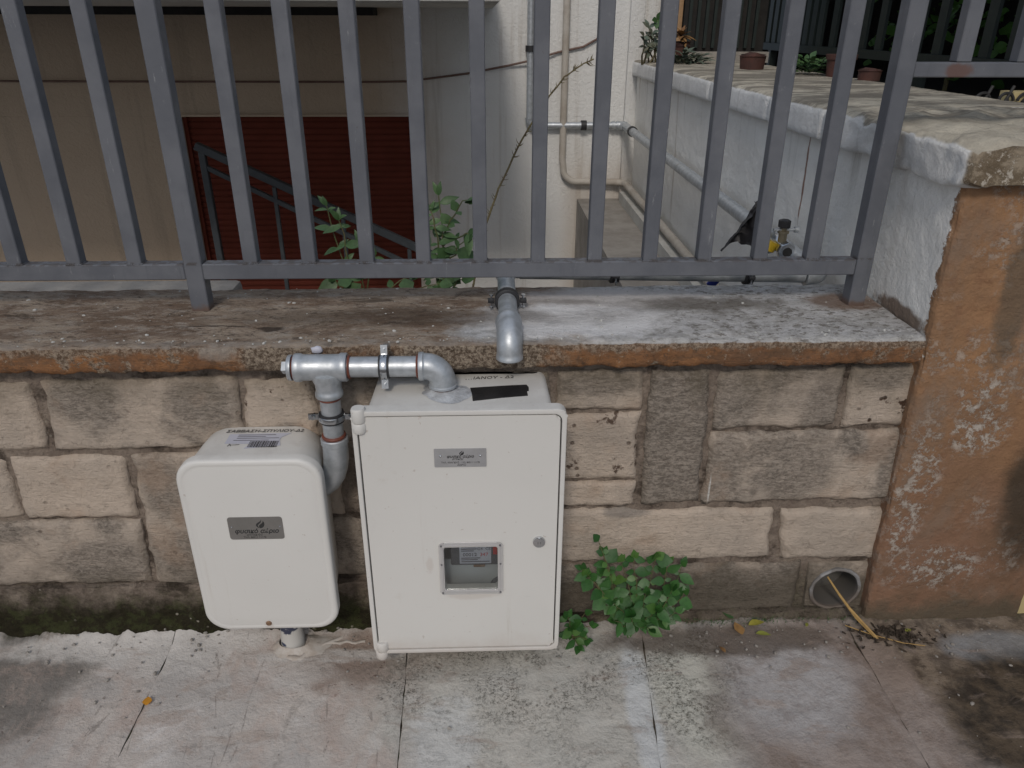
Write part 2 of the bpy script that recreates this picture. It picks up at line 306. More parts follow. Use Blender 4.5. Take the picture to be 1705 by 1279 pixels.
def m_plastic():                                  # cream polyester cabinets
    M = Mat('cream_cabinet_plastic', .42, spec=.45)
    c = M.mix(M.mr(M.noise(3, 4, .5), .35, .65), (.645, .637, .605), (.62, .612, .58))
    c = M.mix(M.mul(M.mr(M.noise(13, 7, .75), .60, .72), .22), c, (.44, .38, .32))
    c = M.mix(M.mul(M.mr(M.noise(70, 3, .6), .70, .74), .4), c, (.35, .27, .22))
    lowd = M.mul(M.mr(M.ma('SUBTRACT', M.z, M.ma('MULTIPLY', M.noise(14, 6, .7), .1)), .09, .0), .4)
    c = M.mix(lowd, c, (.42, .33, .27))
    st_ = M.mul(M.mr(M.noise(1, 6, .7, M.vec((34, 34, 1.6), (2, 0, 0))), .58, .74), M.mr(M.noise(5, 4, .6), .4, .65))
    c = M.mix(M.mul(st_, .38), c, (.42, .37, .31))
    c = M.mix(M.mul(M.mr(M.noise(1, 5, .7, M.vec((9, 9, 60), (3, 3, 1)), 1.0), .66, .72), .22), c, (.38, .36, .34))
    c = M.mix(M.mul(M.mul(M.mr(M.nz, .6, .9), M.mr(M.noise(16, 6, .7), .42, .62)), .28), c, (.45, .43, .40))
    c = M.mix(M.mul(M.mx(M.blob((-.04, -.178, .245), (.06, .03, .012), .6, 30), M.blob((-.13, -.178, .33), (.008, .03, .02), .7, 40), M.blob((-.506, -.15, .14), (.010, .03, .014), .6, 40)), .25), c, (.40, .31, .25))
    M.rough(M.mr(M.noise(12, 5, .6), .3, .7, .36, .55))
    M.bump(M.noise(9, 3, .5), .12, .006); M.bump(M.noise(260, 2, .5), .08, .0006)
    return M.col(c)

def m_rail():
    M = Mat('grey_rail_paint', .5, spec=.4)
    c = M.mix(M.mr(M.noise(9, 5, .6), .35, .65), (.105, .112, .128), (.135, .142, .158))
    c = M.mix(M.mr(M.noise(30, 7, .75), .62, .72, 0, .55), c, (.20, .205, .22))
    c = M.mix(M.mr(M.noise(22, 7, .75, M.vec((1, 1, 1), (7, 0, 2))), .66, .72, 0, .6), c, (.07, .055, .045))
    c = M.mix(M.mul(M.mr(M.noise(1, 6, .8, M.vec((60, 60, 9), (2, 2, 2))), .63, .68), .7), c, (.26, .265, .275))
    c = M.mix(M.mr(M.noise(1, 6, .75, M.vec((40, 40, 5), (8, 2, 2))), .55, .7, 0, .5), c, (.085, .09, .10))
    ft = M.mul(M.mr(M.ma('ADD', M.z, M.ma('MULTIPLY', M.noise(40, 6, .7), .03)), .825, .808), .8)
    c = M.mix(ft, c, (.12, .07, .045))
    jn = M.mul(M.mr(M.ma('ABSOLUTE', M.ma('SUBTRACT', M.z, .903)), .006, .001), M.mr(M.noise(60, 4, .6), .45, .55))
    c = M.mix(M.mul(jn, .7), c, (.06, .05, .045))
    c = M.mix(M.mul(M.blob((.985, .17, 1.302), (.028, .05, .017), .8, 40), .8), c, (.12, .06, .045))
    M.rough(M.mr(M.noise(20, 6, .6), .3, .7, .42, .65)); M.bump(M.noise(50, 5, .65), .3, .002)
    return M.col(c)

def m_leaf(name, c1, c2, rough=.45):
    M = Mat(name, rough, spec=.4)
    c = M.mix(M.rnd, c1, c2)
    c = M.mix(M.mr(M.noise(90, 4, .6), .4, .7, 0, .4), c, tuple(k*.6 for k in c1))
    M.b.inputs['Subsurface Weight'].default_value = 0
    M.bump(M.noise(120, 4, .6), .35, .002)
    return M.col(c)

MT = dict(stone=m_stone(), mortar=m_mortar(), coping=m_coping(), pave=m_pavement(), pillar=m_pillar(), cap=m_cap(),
    stucco=m_stucco(), galv=m_galv(), plastic=m_plastic(), rail=m_rail(),
    chrome=m_simple('bright_zinc', (.62, .64, .66), (.5, .52, .54), .22, 1, b=.1),
    rubber=m_simple('black_rubber', (.018, .018, .02), (.03, .03, .032), .55, b=.2),
    tape=m_simple('black_tape', (.012, .012, .013), (.02, .019, .02), .42, b=.5, bs=35, bd=.003, ns=40),
    sealant=m_simple('red_sealant', (.20, .06, .035), (.12, .035, .022), .5, b=.5, bs=120),
    whitepaint=m_simple('old_white_paint', (.46, .43, .38), (.36, .32, .27), .7, b=.4, ns=8),
    plate=m_simple('brushed_plate', (.40, .40, .405), (.36, .36, .365), .45, .3, b=0),
    plate_dark=m_simple('dull_plate', (.20, .19, .178), (.175, .168, .155), .5, .2, b=0),
    ink=m_simple('black_print', (.02, .02, .02), (.03, .03, .03), .6, b=0),
    greyprint=m_simple('grey_print', (.09, .09, .1), (.11, .11, .12), .6, b=0),
    paper=m_simple('label_paper', (.52, .53, .60), (.47, .48, .55), .55, b=0),
    shutter=m_simple('oxblood_shutter', (.14, .036, .024), (.115, .031, .02), .9, spec=.1, b=.1, ns=5),
    concrete=m_simple('raw_concrete', (.32, .30, .27), (.24, .22, .195), .9, b=.6, ns=6, bs=40, bd=.008),
    slabedge=m_simple('painted_slab', (.50, .50, .47), (.42, .41, .38), .9, b=.5, ns=9, bs=40, bd=.006),
    darkcable=m_simple('brown_cable', (.11, .06, .045), (.15, .09, .07), .6, b=.1),
    handrail=m_simple('dark_handrail', (.035, .042, .048), (.05, .058, .064), .5, b=.1),
    greenpaint=m_simple('dark_green_paint', (.006, .013, .012), (.010, .019, .016), .6, b=.1),
    black=m_simple('dark_room', (.012, .011, .010), (.02, .018, .016), .9, b=0),  # near-black: the darkness of unlit interiors put into the colour
    yellowwall=m_simple('pale_yellow_wall', (.55, .46, .24), (.45, .37, .19), .9, b=.4, ns=7),
    terracotta=m_simple('terracotta', (.085, .033, .024), (.055, .024, .019), .8, b=.4),
    soil=m_simple('potting_soil', (.04, .03, .02), (.07, .05, .035), .95, b=.9, bs=90, bd=.01),
    wood=m_simple('door_frame_wood', (.42, .27, .15), (.34, .21, .11), .6, b=.1),
    brass=m_simple('dull_brass', (.30, .26, .18), (.20, .17, .12), .45, .7, b=.2),
    yellow=m_simple('yellow_plastic', (.62, .42, .02), (.5, .34, .02), .45, b=.1),
    bag=m_simple('black_bag_film', (.015, .015, .017), (.025, .024, .027), .5, b=.5, bs=25, bd=.008),
    blue=m_simple('blue_cloth', (.03, .05, .32), (.02, .04, .22), .7, b=.4),
    drain_old=m_simple('drain_pipe_grey', (.25, .255, .26), (.17, .165, .16), .75, b=.5, ns=25),
    draindark=m_simple('drain_inside', (.10, .095, .085), (.065, .06, .05), .9, b=.7, ns=14, bs=40, bd=.01),
    straw=m_simple('straw', (.42, .27, .09), (.30, .19, .07), .7, b=.3, ns=60),
    meter=m_simple('meter_grey', (.50, .52, .53), (.46, .48, .49), .5, b=0),
    meterdark=m_simple('meter_dark', (.09, .09, .10), (.13, .13, .14), .5, b=0),
    red=m_simple('red_print', (.45, .04, .04), (.5, .06, .05), .5, b=0),
    bolt=m_simple('rusty_brass_bolt', (.33, .21, .13), (.22, .13, .08), .45, .6, b=.5, ns=90),
    soilground=m_simple('street_ground', (.10, .09, .08), (.14, .125, .11), .95, b=.6),
    stemgreen=m_simple('green_stem', (.09, .12, .04), (.13, .11, .05), .6, b=.2),
    stemdry=m_simple('thorny_stem', (.17, .15, .07), (.11, .085, .05), .8, b=.4, ns=50),
    leaf=m_leaf('weed_leaf', (.020, .075, .015), (.045, .13, .027)),
    leafyoung=m_leaf('young_leaf', (.07, .16, .03), (.05, .12, .025)),
    leafdark=m_leaf('shade_leaf', (.045, .10, .035), (.08, .15, .055)),
    leafgrey=m_leaf('succulent_leaf', (.10, .14, .11), (.13, .13, .09), .6),
    leafdry=m_leaf('dry_leaf', (.19, .10, .045), (.30, .17, .06), .8),
    leaforange=m_leaf('orange_leaf', (.52, .23, .02), (.50, .22, .02), .6),
    leafyellow=m_leaf('yellow_green_leaf', (.24, .26, .05), (.34, .30, .05), .6),
    )
M = Mat('drain_pipe_wall', .8); c = M.mix(M.mr(M.noise(25, 6, .65), .40, .60), (.26, .26, .26), (.15, .14, .13)); c = M.mix(M.mr(M.ma('SUBTRACT', M.z, M.ma('MULTIPLY', M.noise(40, 6, .7), .08)), .06, .0), c, (.13, .105, .085))
MT['drain'] = M.col(M.mix(M.mr(M.ma('ADD', M.y, M.ma('MULTIPLY', M.noise(30, 5, .6), .02)), .008, .022), c, (.09, .082, .072)))
MT['silicone'] = m_simple('silicone', (.50, .52, .54), (.36, .37, .38), .3, b=.8, ns=35, bs=50, bd=.006)
gl = Mat('clear_pane', .05)      # thin pane: mostly see-through with a mirror-like sheen
_t = gl.n.new('ShaderNodeBsdfTransparent'); _t.inputs[0].default_value = (.9, .92, .92, 1); _g = gl.n.new('ShaderNodeBsdfGlossy'); _g.inputs['Roughness'].default_value = .05
_f = gl.n.new('ShaderNodeFresnel'); _f.inputs[0].default_value = 1.45; _x = gl.n.new('ShaderNodeMixShader')
gl.l.new(_f.outputs[0], _x.inputs[0]); gl.l.new(_t.outputs[0], _x.inputs[1]); gl.l.new(_g.outputs[0], _x.inputs[2]); gl.l.new(_x.outputs[0], gl.n['Material Output'].inputs[0]); MT['glass'] = gl.m
fr_ = Mat('clear_plastic_frame', .25, spec=.5); fr_.b.inputs['Transmission Weight'].default_value = .35; MT['frameplastic'] = fr_.col((.62, .61, .60))

# ------------------------------------------------------------------ object kit
def link(name, me, mat=None, parent=None, smooth=None):
    o = bpy.data.objects.new(name, me); C.objects.link(o)
    if mat is not None and not me.materials: me.materials.append(MT[mat] if isinstance(mat, str) else mat)
    if parent: o.parent = parent; o.matrix_parent_inverse = parent_inv(parent)
    if smooth is not None:
        for p in me.polygons: p.use_smooth = True
        me.set_sharp_from_angle(angle=R(smooth))
    return o
def parent_inv(p):      # parents are only ever translated; second-level parents sit at the identity
    return Matrix.Identity(4) if p.parent else Matrix.Translation(-p.location)
def thing(name, label, cat, loc=(0, 0, 0), group=None):
    o = bpy.data.objects.new(name, None); o.empty_display_size = .05; C.objects.link(o); o.location = loc
    o['label'] = label; o['category'] = cat
    if group: o['group'] = group
    return o
def tag(o, label, cat, group=None):
    o['label'] = label; o['category'] = cat
    if group: o['group'] = group
    return o
def struct(o, kind='structure'): o['kind'] = kind; return o
def bm_link(name, bm, mat=None, parent=None, smooth=None):
    bmesh.ops.recalc_face_normals(bm, faces=bm.faces)
    me = bpy.data.meshes.new(name); bm.to_mesh(me); bm.free(); return link(name, me, mat, parent, smooth)
def box_bm(bm, a, b, bev=0, seg=2):
    g = bmesh.ops.create_cube(bm, size=1)
    a = Vector(a); b = Vector(b); c = (a+b)/2; d = b-a
    for v in g['verts']: v.co = Vector((v.co.x*d.x, v.co.y*d.y, v.co.z*d.z))+c
    if bev:
        es = list({e for v in g['verts'] for e in v.link_edges})
        bmesh.ops.bevel(bm, geom=es, offset=bev, segments=seg, affect='EDGES', profile=.5)
def box(name, a, b, mat, parent=None, bev=0, seg=2):
    bm = bmesh.new(); box_bm(bm, a, b, bev, seg); return bm_link(name, bm, mat, parent, 35 if bev else None)
def sweep_bm(bm, pts, rad, n=20, cap=True):
    pts = [Vector(p) for p in pts]
    if not isinstance(rad, (list, tuple)): rad = [rad]*len(pts)
    T = []; N_ = len(pts)
    for i in range(N_):
        lo = i; hi = i
        while lo > 0 and (pts[i]-pts[lo]).length < 1e-6: lo -= 1
        while hi < N_-1 and (pts[hi]-pts[i]).length < 1e-6: hi += 1
        t = Vector((0, 0, 0))
        if (pts[i]-pts[lo]).length > 1e-6: t += (pts[i]-pts[lo]).normalized()
        if (pts[hi]-pts[i]).length > 1e-6: t += (pts[hi]-pts[i]).normalized()
        T.append(t.normalized())
    up = Vector((0, 0, 1)) if abs(T[0].z) < .9 else Vector((0, 1, 0))
    nrm = (up-T[0]*up.dot(T[0])).normalized(); rings = []
    for i, p in enumerate(pts):
        nrm = (nrm-T[i]*nrm.dot(T[i])).normalized(); bn = T[i].cross(nrm)
        rings.append([bm.verts.new(p+(nrm*math.cos(2*PI*k/n)+bn*math.sin(2*PI*k/n))*rad[i]) for k in range(n)])
    for a, b in zip(rings, rings[1:]):
        for k in range(n): bm.faces.new((a[k], a[(k+1) % n], b[(k+1) % n], b[k]))
    if cap: bm.faces.new(rings[0][::-1]); bm.faces.new(rings[-1])
def sweep(name, pts, rad, mat, parent=None, n=20, cap=True, smooth=40):
    bm = bmesh.new(); sweep_bm(bm, pts, rad, n, cap); return bm_link(name, bm, mat, parent, smooth)
def arc(c, a, b, R_, n=8):       # quarter bend: from corner c, arrives along -a, leaves along +b, radius R_
    c, a, b = Vector(c), Vector(a), Vector(b); o = c-a*R_+b*R_
    return [o+a*R_*math.sin(t)-b*R_*math.cos(t) for t in [PI/2*k/n for k in range(n+1)]]
def prism(name, loop, y0, y1, mat, parent=None, axis='y', holes=(), smooth=None, bev=0):
    # closed 2-D outline (with holes) filled and given thickness; axis y: outline is (x,z); axis z: outline is (x,y)
    bm = bmesh.new()
    def P(p, t): return (p[0], t, p[1]) if axis == 'y' else ((p[0], p[1], t) if axis == 'z' else (t, p[0], p[1]))
    front = []; back = []
    for t, store in ((y0, front), (y1, back)):
        es = []
        for lp in [loop, *holes]:
            vs = [bm.verts.new(P(p, t)) for p in lp]; store.append(vs)
            es += [bm.edges.new((vs[i], vs[(i+1) % len(vs)])) for i in range(len(vs))]
        bmesh.ops.triangle_fill(bm, edges=es, use_beauty=True, use_dissolve=False)
    for fv, bv in zip(front, back):
        for i in range(len(fv)):
            j = (i+1) % len(fv); bm.faces.new((fv[i], fv[j], bv[j], bv[i]))
    if bev:
        ed = [e for e in bm.edges if len(e.link_faces) == 2 and e.calc_face_angle(0) > R(50)]
        bmesh.ops.bevel(bm, geom=ed, offset=bev, segments=2, affect='EDGES', profile=.5)
    o = bm_link(name, bm, mat, parent, smooth)
    if bev: wm = o.modifiers.new('weighted_normal', 'WEIGHTED_NORMAL'); wm.keep_sharp = True; wm.weight = 100
    return o
def rrect(x0, z0, x1, z1, rad, n=6):
    out = []
    for cx, cz, a0 in ((x1-rad, z1-rad, 0), (x0+rad, z1-rad, 90), (x0+rad, z0+rad, 180), (x1-rad, z0+rad, 270)):
        for k in range(n+1):
            a = R(a0+90*k/n); out.append((cx+rad*math.cos(a), cz+rad*math.sin(a)))
    return out
def fnoise(p, s, o=4): return mn.fractal(Vector(p)*s, 1.0, 2.1, o)
def grid(name, fn, nu, nv, mat, parent=None, skirt=None, smooth=60, mats=None):
    vs = [fn(i/nu, j/nv) for j in range(nv+1) for i in range(nu+1)]; W = nu+1
    fs = [(j*W+i, j*W+i+1, (j+1)*W+i+1, (j+1)*W+i) for j in range(nv) for i in range(nu)]
    if skirt is not None:
        ring = [i for i in range(W)]+[j*W+nu for j in range(1, nv+1)]+[nv*W+i for i in range(nu-1, -1, -1)]+[j*W for j in range(nv-1, 0, -1)]
        base = len(vs); vs += [Vector(vs[k])+Vector(skirt) for k in ring]; n = len(ring)
        fs += [(ring[(k+1) % n], ring[k], base+k, base+(k+1) % n) for k in range(n)]
    me = bpy.data.meshes.new(name); me.from_pydata([tuple(v) for v in vs], [], fs); me.update()
    bm = bmesh.new(); bm.from_mesh(me); bmesh.ops.recalc_face_normals(bm, faces=bm.faces); bm.to_mesh(me); bm.free()
    return link(name, me, mat, parent, smooth)
def text(name, s, size, mat, parent, mw, align='CENTER', shear=0, bold=0, sx=1):
    cu = bpy.data.curves.new(name, 'FONT'); cu.body = s; cu.size = size; cu.align_x = align; cu.align_y = 'CENTER'
    cu.extrude = .0002; cu.shear = shear; cu.offset = bold; cu.resolution_u = 3
    t = bpy.data.objects.new(name, cu); C.objects.link(t)
    me = bpy.data.meshes.new_from_object(t.evaluated_get(bpy.context.evaluated_depsgraph_get())); me.name = name
    bpy.data.objects.remove(t); bpy.data.curves.remove(cu)
    me.transform(mw @ Matrix.Diagonal((sx, 1, 1, 1))); me.materials.clear()
    return link(name, me, mat, parent)
def front_m(x, y, z, rot=0): return Matrix.Translation((x, y, z)) @ Matrix.Rotation(R(90), 4, 'X') @ Matrix.Rotation(R(rot), 4, 'Z')
def top_m(x, y, z, rot=0): return Matrix.Translation((x, y, z)) @ Matrix.Rotation(R(rot), 4, 'Z')

# ------------------------------------------------------------------ ground and pavement
bm = bmesh.new(); vs = [bm.verts.new(p) for p in ((-40, -40, -.03), (40, -40, -.03), (40, -.001, -.03), (-40, -.001, -.03))]; bm.faces.new(vs)
struct(bm_link('street', bm, 'soilground'))
pav = bpy.data.objects.new('pavement', None); C.objects.link(pav); struct(pav)
joints = [(-1.62, -1.62), (-.787, -.785), (-.207, -.196), (.388, .352), (.915, .91), (1.62, 1.62)]
# x of every joint at the wall and far out
def paver(k):
    (a0, a1), (b0, b1) = joints[k], joints[k+1]; y0, y1 = .012, -1.25; g = .0009
    def fn(u_, v_):
        y = y0+(y1-y0)*(v_**1.5)
        t = (y0-y)/.42
        xa = a0+(a1-a0)*min(t, 3)+g+.0035*fnoise((k, y, 0), 14); xb = b0+(b1-b0)*min(t, 3)-g+.0035*fnoise((k+1, y, 7), 14)
        x = xa+(xb-xa)*u_
        d = max(0, .01-y)
        z = .0045*fnoise((x, y, k*3.1), 5, 5)+.0015*fnoise((x, y, 3), 30, 3)
        z += (.020+.03*fnoise((x, 0, 5), 7, 4)+.022*fnoise((x, 2, 5), 26, 5))*math.exp(-(d/(.05+.03*fnoise((x, 7, 1), 9, 3)))**2)*(1 if x < -.25 else (.4 if x < .9 else .3))
        if x > .95: z += .004*fnoise((x, y, 9), 14, 5)+.003
        e = min(x-xa, xb-x)
        if e < .009: z -= .0028*(1-e/.009)**2
        return Vector((x, y, z))
    nx = int((b0-a0)/.0095)
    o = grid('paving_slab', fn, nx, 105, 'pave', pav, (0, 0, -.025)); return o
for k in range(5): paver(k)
struct(box('joint_bed', (-1.7, -1.26, -.028), (1.7, .02, -.006), 'mortar', pav))
for (x0, x1) in ((-4.2, -1.64), (1.64, 3.8)):
    nn = 2
    for i in range(nn):
        a = x0+(x1-x0)*i/nn; b = x0+(x1-x0)*(i+1)/nn
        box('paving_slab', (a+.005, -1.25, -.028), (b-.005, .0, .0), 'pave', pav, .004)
for i in range(-7, 7):
    box('kerb_stone', (i*.6+.004, -1.41, -.028), (i*.6+.596, -1.262, .002), 'concrete', pav, .008)

# ------------------------------------------------------------------ low stone wall
wall = thing('low_stone_wall', 'low wall of weathered sandstone blocks under an ochre-edged coping, cabinets hung on it', 'wall')
hc, hz, hr = .883, .086, .062
def core():
    xs0, xs1, z0, z1 = -1.9, .975, -.05, .722
    # mortar bed behind the stones, drain opening left free
    circ = [(hc+hr*math.cos(2*PI*k/28), hz+hr*math.sin(2*PI*k/28)) for k in range(28)]
    prism('mortar', [(xs0, z0), (xs1, z0), (xs1, z1), (xs0, z1)], .011, .05, 'mortar', wall, holes=[circ])
    box('wall_core', (xs0, .051, -.8), (hc-.09, .33, .72), 'concrete', wall)
    box('wall_core', (hc+.085, .051, -.8), (xs1, .33, .72), 'concrete', wall)
    box('wall_core', (hc-.0895, .051, .17), (hc+.0845, .33, .72), 'concrete', wall)
core()
def mortar_skin():       # uneven smear of mortar, proud of the flat bed
    def fn(u_, v_):
        x = -1.9+2.875*u_; z = .19+.53*v_
        return Vector((x, .0105-.004*max(0, fnoise((x, 2, z), 9, 5)), z))
    grid('mortar', fn, 260, 56, 'mortar', wall)
mortar_skin()
ST = [  # corners bl.. as (x,z) tl,tr,br,bl ; (stain, brightness, pits)
 ([(-1.89, .69), (-1.196, .694), (-1.222, .521), (-1.89, .52)], (.3, .5, .2)),
 ([(-1.176, .694), (-.982, .692), (-.978, .528), (-1.212, .521)], (.38, .5, .2)),
 ([(-.955, .697), (-.538, .701), (-.550, .530), (-.963, .526)], (.55, .47, .3)),
 ([(-.522, .694), (-.377, .698), (-.382, .537), (-.545, .533)], (.25, .6, 1)),
 ([(-.360, .697), (.138, .703), (.138, .602), (-.36, .533)], (.7, .4, .2)),
 ([(-1.89, .508), (-1.262, .508), (-1.29, .346), (-1.89, .346)], (.3, .5, .2)),
 ([(-1.249, .508), (-1.088, .507), (-1.086, .347), (-1.28, .346)], (.15, .5, .1)),
 ([(-1.074, .508), (-.819, .510), (-.827, .343), (-1.077, .342)], (.22, .53, .3)),
 ([(-.804, .508), (-.626, .511), (-.630, .141), (-.819, .141)], (.62, .45, .3)),
 ([(-.610, .512), (-.343, .517), (-.340, .339), (-.602, .338)], (.35, .5, .2)),
 ([(-.600, .324), (-.296, .325), (-.296, .159), (-.606, .152)], (.75, .55, .1)),
 ([(-1.89, .336), (-1.3, .336), (-1.32, .148), (-1.89, .148)], (.5, .45, .2)),
 ([(-1.284, .336), (-.82, .334), (-.829, .150), (-1.305, .150)], (.66, .47, .5)),
 ([(.156, .705), (.340, .709), (.341, .613), (.157, .606)], (.55, .5, .1)),
 ([(.064, .596), (.342, .601), (.343, .427), (.065, .429)], (.12, .6, .75)),
 ([(.065, .420), (.345, .419), (.347, .349), (.066, .348)], (.1, .62, .1)),
 ([(-.286, .519), (.051, .520), (.051, .348), (-.286, .349)], (.3, .5, .1)),
 ([(.358, .703), (.490, .707), (.500, .359), (.362, .354)], (.92, .48, .2)),
 ([(.508, .702), (.792, .712), (.796, .563), (.511, .556)], (.74, .5, .1)),
 ([(.806, .710), (.955, .713), (.955, .560), (.809, .559)], (.35, .52, 1)),
 ([(.508, .547), (.966, .549), (.966, .364), (.512, .356)], (.70, .5, .1)),
 ([(-.077, .341), (.689, .333), (.696, .187), (-.082, .187)], (.1, .6, .1)),
 ([(.708, .331), (.968, .331), (.969, .180), (.723, .184)], (.32, .52, .2)),
 ([(-.285, .338), (-.091, .341), (-.096, .187), (-.288, .183)], (.6, .5, .1)),
 ([(-.287, .172), (.781, .169), (.786, .020), (-.287, .010)], (.7, .42, .2)),
]
def stone(k, q, par):
    q = [Vector((p[0], 0, p[1])) for p in q]; tl, tr, br, bl = q
    Wd = (tr-tl).length; Hd = (tl-bl).length; nu = max(10, int(Wd/.009)); nv = max(8, int(Hd/.009))
    proud = random.uniform(0, .005)
    def sp(t, n): # denser rows at the rim
        return t
    def fn(a, b):
        p = (tl*(1-a)+tr*a)*(1-b)+(bl*(1-a)+br*a)*b
        d = min(a*Wd, (1-a)*Wd, b*Hd, (1-b)*Hd)
        wob = .0065*math.exp(-d/.03)
        x = p.x+wob*fnoise((p.x+k, 0, p.z), 22, 4)+.004*math.exp(-d/.05)*fnoise((p.x, 5, p.z+k), 7, 2)
        z = p.z+wob*fnoise((p.x, 9, p.z+k), 22, 4)+.004*math.exp(-d/.05)*fnoise((p.x+k, 3, p.z), 7, 2)
        rr = .009+.006*fnoise((p.x, k, p.z), 25, 3)
        y = -proud+.0045*fnoise((p.x, k*2, p.z), 9, 5)+.0012*fnoise((p.x, k*2, p.z), 60, 3)
        if d < rr and rr > 0: y += rr*(1-math.sqrt(max(0, 1-(1-d/rr)**2)))
        return Vector((x, y, z))
    o = grid('stone', fn, nu, nv, 'stone', wall, (0, .022, 0), 70); o.color = (*par, 1)
for k, (q, par) in enumerate(ST): stone(k, q, par)
# drain block with round opening and the pipe end set in it
def drain():
    pts = []; N = 48
    rect = [(.803, .165), (.966, .165), (.968, .013), (.812, .018)]
    outer = []
    def along(p, q, n): return [(p[0]+(q[0]-p[0])*i/n, p[1]+(q[1]-p[1])*i/n) for i in range(n)]
    for i in range(4): outer += along(rect[i], rect[(i+1) % 4], N//4)
    import math as _m
    bm = bmesh.new(); rings = []
    for s_ in (0, .15, .4, .7, .92, 1):
        ring = []
        for (x, z) in outer:
            a = _m.atan2(z-hz, x-hc); ix, iz = hc+.064*_m.cos(a), hz+.064*_m.sin(a)
            X = x+(ix-x)*s_; Z = z+(iz-z)*s_
            Y = .004+.003*fnoise((X, 4, Z), 16, 4)+(.006 if s_ == 0 else 0)+(-.003 if s_ > .8 else 0)
            ring.append(bm.verts.new((X, Y, Z)))
        rings.append(ring)
    n = len(outer)
    for a, b in zip(rings, rings[1:]):
        for i in range(n): bm.faces.new((a[i], a[(i+1) % n], b[(i+1) % n], b[i]))
    for ext, ring in ((.02, rings[0]), (.05, rings[-1])):
        bk = [bm.verts.new(v.co+Vector((0, ext, 0))) for v in ring]
        for i in range(n): bm.faces.new((ring[i], ring[(i+1) % n], bk[(i+1) % n], bk[i]))
    o = bm_link('drain_surround', bm, 'stone', wall, 60); o.color = (.55, .45, .1, 1)
    bm = bmesh.new(); NN = 40
    def ring(y, rr, wob=0): return [bm.verts.new((hc+(rr+wob*fnoise((k, y, 1), .5))*_m.cos(2*PI*k/NN), y, hz+(rr+wob*fnoise((k, y, 1), .5))*_m.sin(2*PI*k/NN))) for k in range(NN)]
    rs = [ring(.03, .066), ring(-.003, .066, .002), ring(-.006, .062, .002), ring(-.003, .0575, .001), ring(.10, .0565), ring(.30, .056)]
    for a, b in zip(rs, rs[1:]):
        for i in range(NN): bm.faces.new((a[i], a[(i+1) % NN], b[(i+1) % NN], b[i]))
    bm_link('drain_pipe', bm, 'drain', wall, 50)
    prism('drain_disc', [(hc+.0555*_m.cos(2*PI*k/24), hz+.0555*_m.sin(2*PI*k/24)) for k in range(24)], .075, .085, 'draindark', wall)  # dark disc closing the pipe bore
drain()
# rough footing between the lowest course and the ground
def foot(u_, v_):
    x = -1.9+1.63*u_; z = -.03+.178*v_
    y = -.012+.030*(1-v_)**1.4*-.6+.009*fnoise((x, 1, z), 12, 6)+.003*fnoise((x, 1, z), 50, 3)
    return Vector((x, y, z))
grid('footing', foot, 300, 26, 'mortar', wall, (0, .03, 0))
def foot2(u_, v_):
    x = -.27+1.25*u_; z = -.02+.045*v_+.012*fnoise((x, 4, 0), 9, 5)*v_
    return Vector((x, -.010+.012*(1-v_)*-1+.006*fnoise((x, 1, z), 20, 6), z))
grid('footing', foot2, 200, 8, 'mortar', wall, (0, .03, 0))
# coping
prof = [(.346, .70), (.346, .75)]+[(.346-.0025*0, .775), (.340, .786)]+[(.330-.0143*i, .7905) for i in range(1, 24)]+[(-.008, .790), (-.022, .7898), (-.0305, .7885), (-.0345, .7845), (-.0352, .775), (-.0354, .765), (-.035, .750), (-.0345, .741), (-.032, .733), (-.024, .7285), (-.010, .727), (.02, .727)]
def cop(u_, v_):
    t = v_*(len(prof)-1); i = min(int(t), len(prof)-2); fr = t-i
    y = prof[i][0]*(1-fr)+prof[i+1][0]*fr; z = prof[i][1]*(1-fr)+prof[i+1][1]*fr
    x = -1.9+(.932+1.9)*u_
    on_front = y < -.005
    n1 = fnoise((x, y*2, z*2), 14, 5); n2 = fnoise((x, y, z), 55, 3)
    if on_front or z < .78:
        y += .0045*n1+.0026*n2; z += .0045*fnoise((x, 8, z), 11, 5)+.0022*n2
        if y < 0 and z < .74: z += .004*fnoise((x, 3, 1), 16, 5)
    else:
        z += .0035*fnoise((x*.6, y, 4), 9, 5)+.0012*n2
        if y > .32: y += .006*n1
    return Vector((x, y, z))
grid('coping', cop, 560, len(prof)-1, 'coping', wall, None, 65)
# a dab of white filler and crumbs of mortar lying on the coping
def lump(name, c, rad, mat, parent=None, seed=0, sub=2):
    bm = bmesh.new(); bmesh.ops.create_icosphere(bm, subdivisions=sub, radius=1)
    for v in bm.verts:
        k = 1+.35*fnoise(v.co+Vector((seed, 0, 0)), 1.6, 3); v.co = Vector((v.co.x*rad[0]*k, v.co.y*rad[1]*k, v.co.z*rad[2]*k))+Vector(c)
    return bm_link(name, bm, mat, parent, 60)
lump('filler_dab', (-.352, -.037, .780), (.013, .006, .008), 'paper', wall, 2)
bm = bmesh.new(); random.seed(11)
for i in range(230):
    x = random.uniform(-1.2, .92); y = random.choice([random.uniform(-.02, .33), random.gauss(-.012, .012)]); y = max(-.03, min(.33, y))
    s_ = random.choice([.0012, .0016, .002, .0034]) * random.uniform(.7, 1.2)
    mtx = Matrix.Translation((x, y, .791+.0025*fnoise((x*.6, y, 4), 9, 5))) @ Matrix.Rotation(random.random()*6, 4, 'Z') @ Matrix.Diagonal((s_*1.4, s_, s_*.8, 1))
    bmesh.ops.create_icosphere(bm, subdivisions=1, radius=1, matrix=mtx)
o = bm_link('mortar_crumbs', bm, 'slabedge'); o['kind'] = 'stuff'; tag(o, 'pale crumbs of old mortar scattered along the coping of the low wall', 'crumbs')
bm = bmesh.new(); random.seed(12)
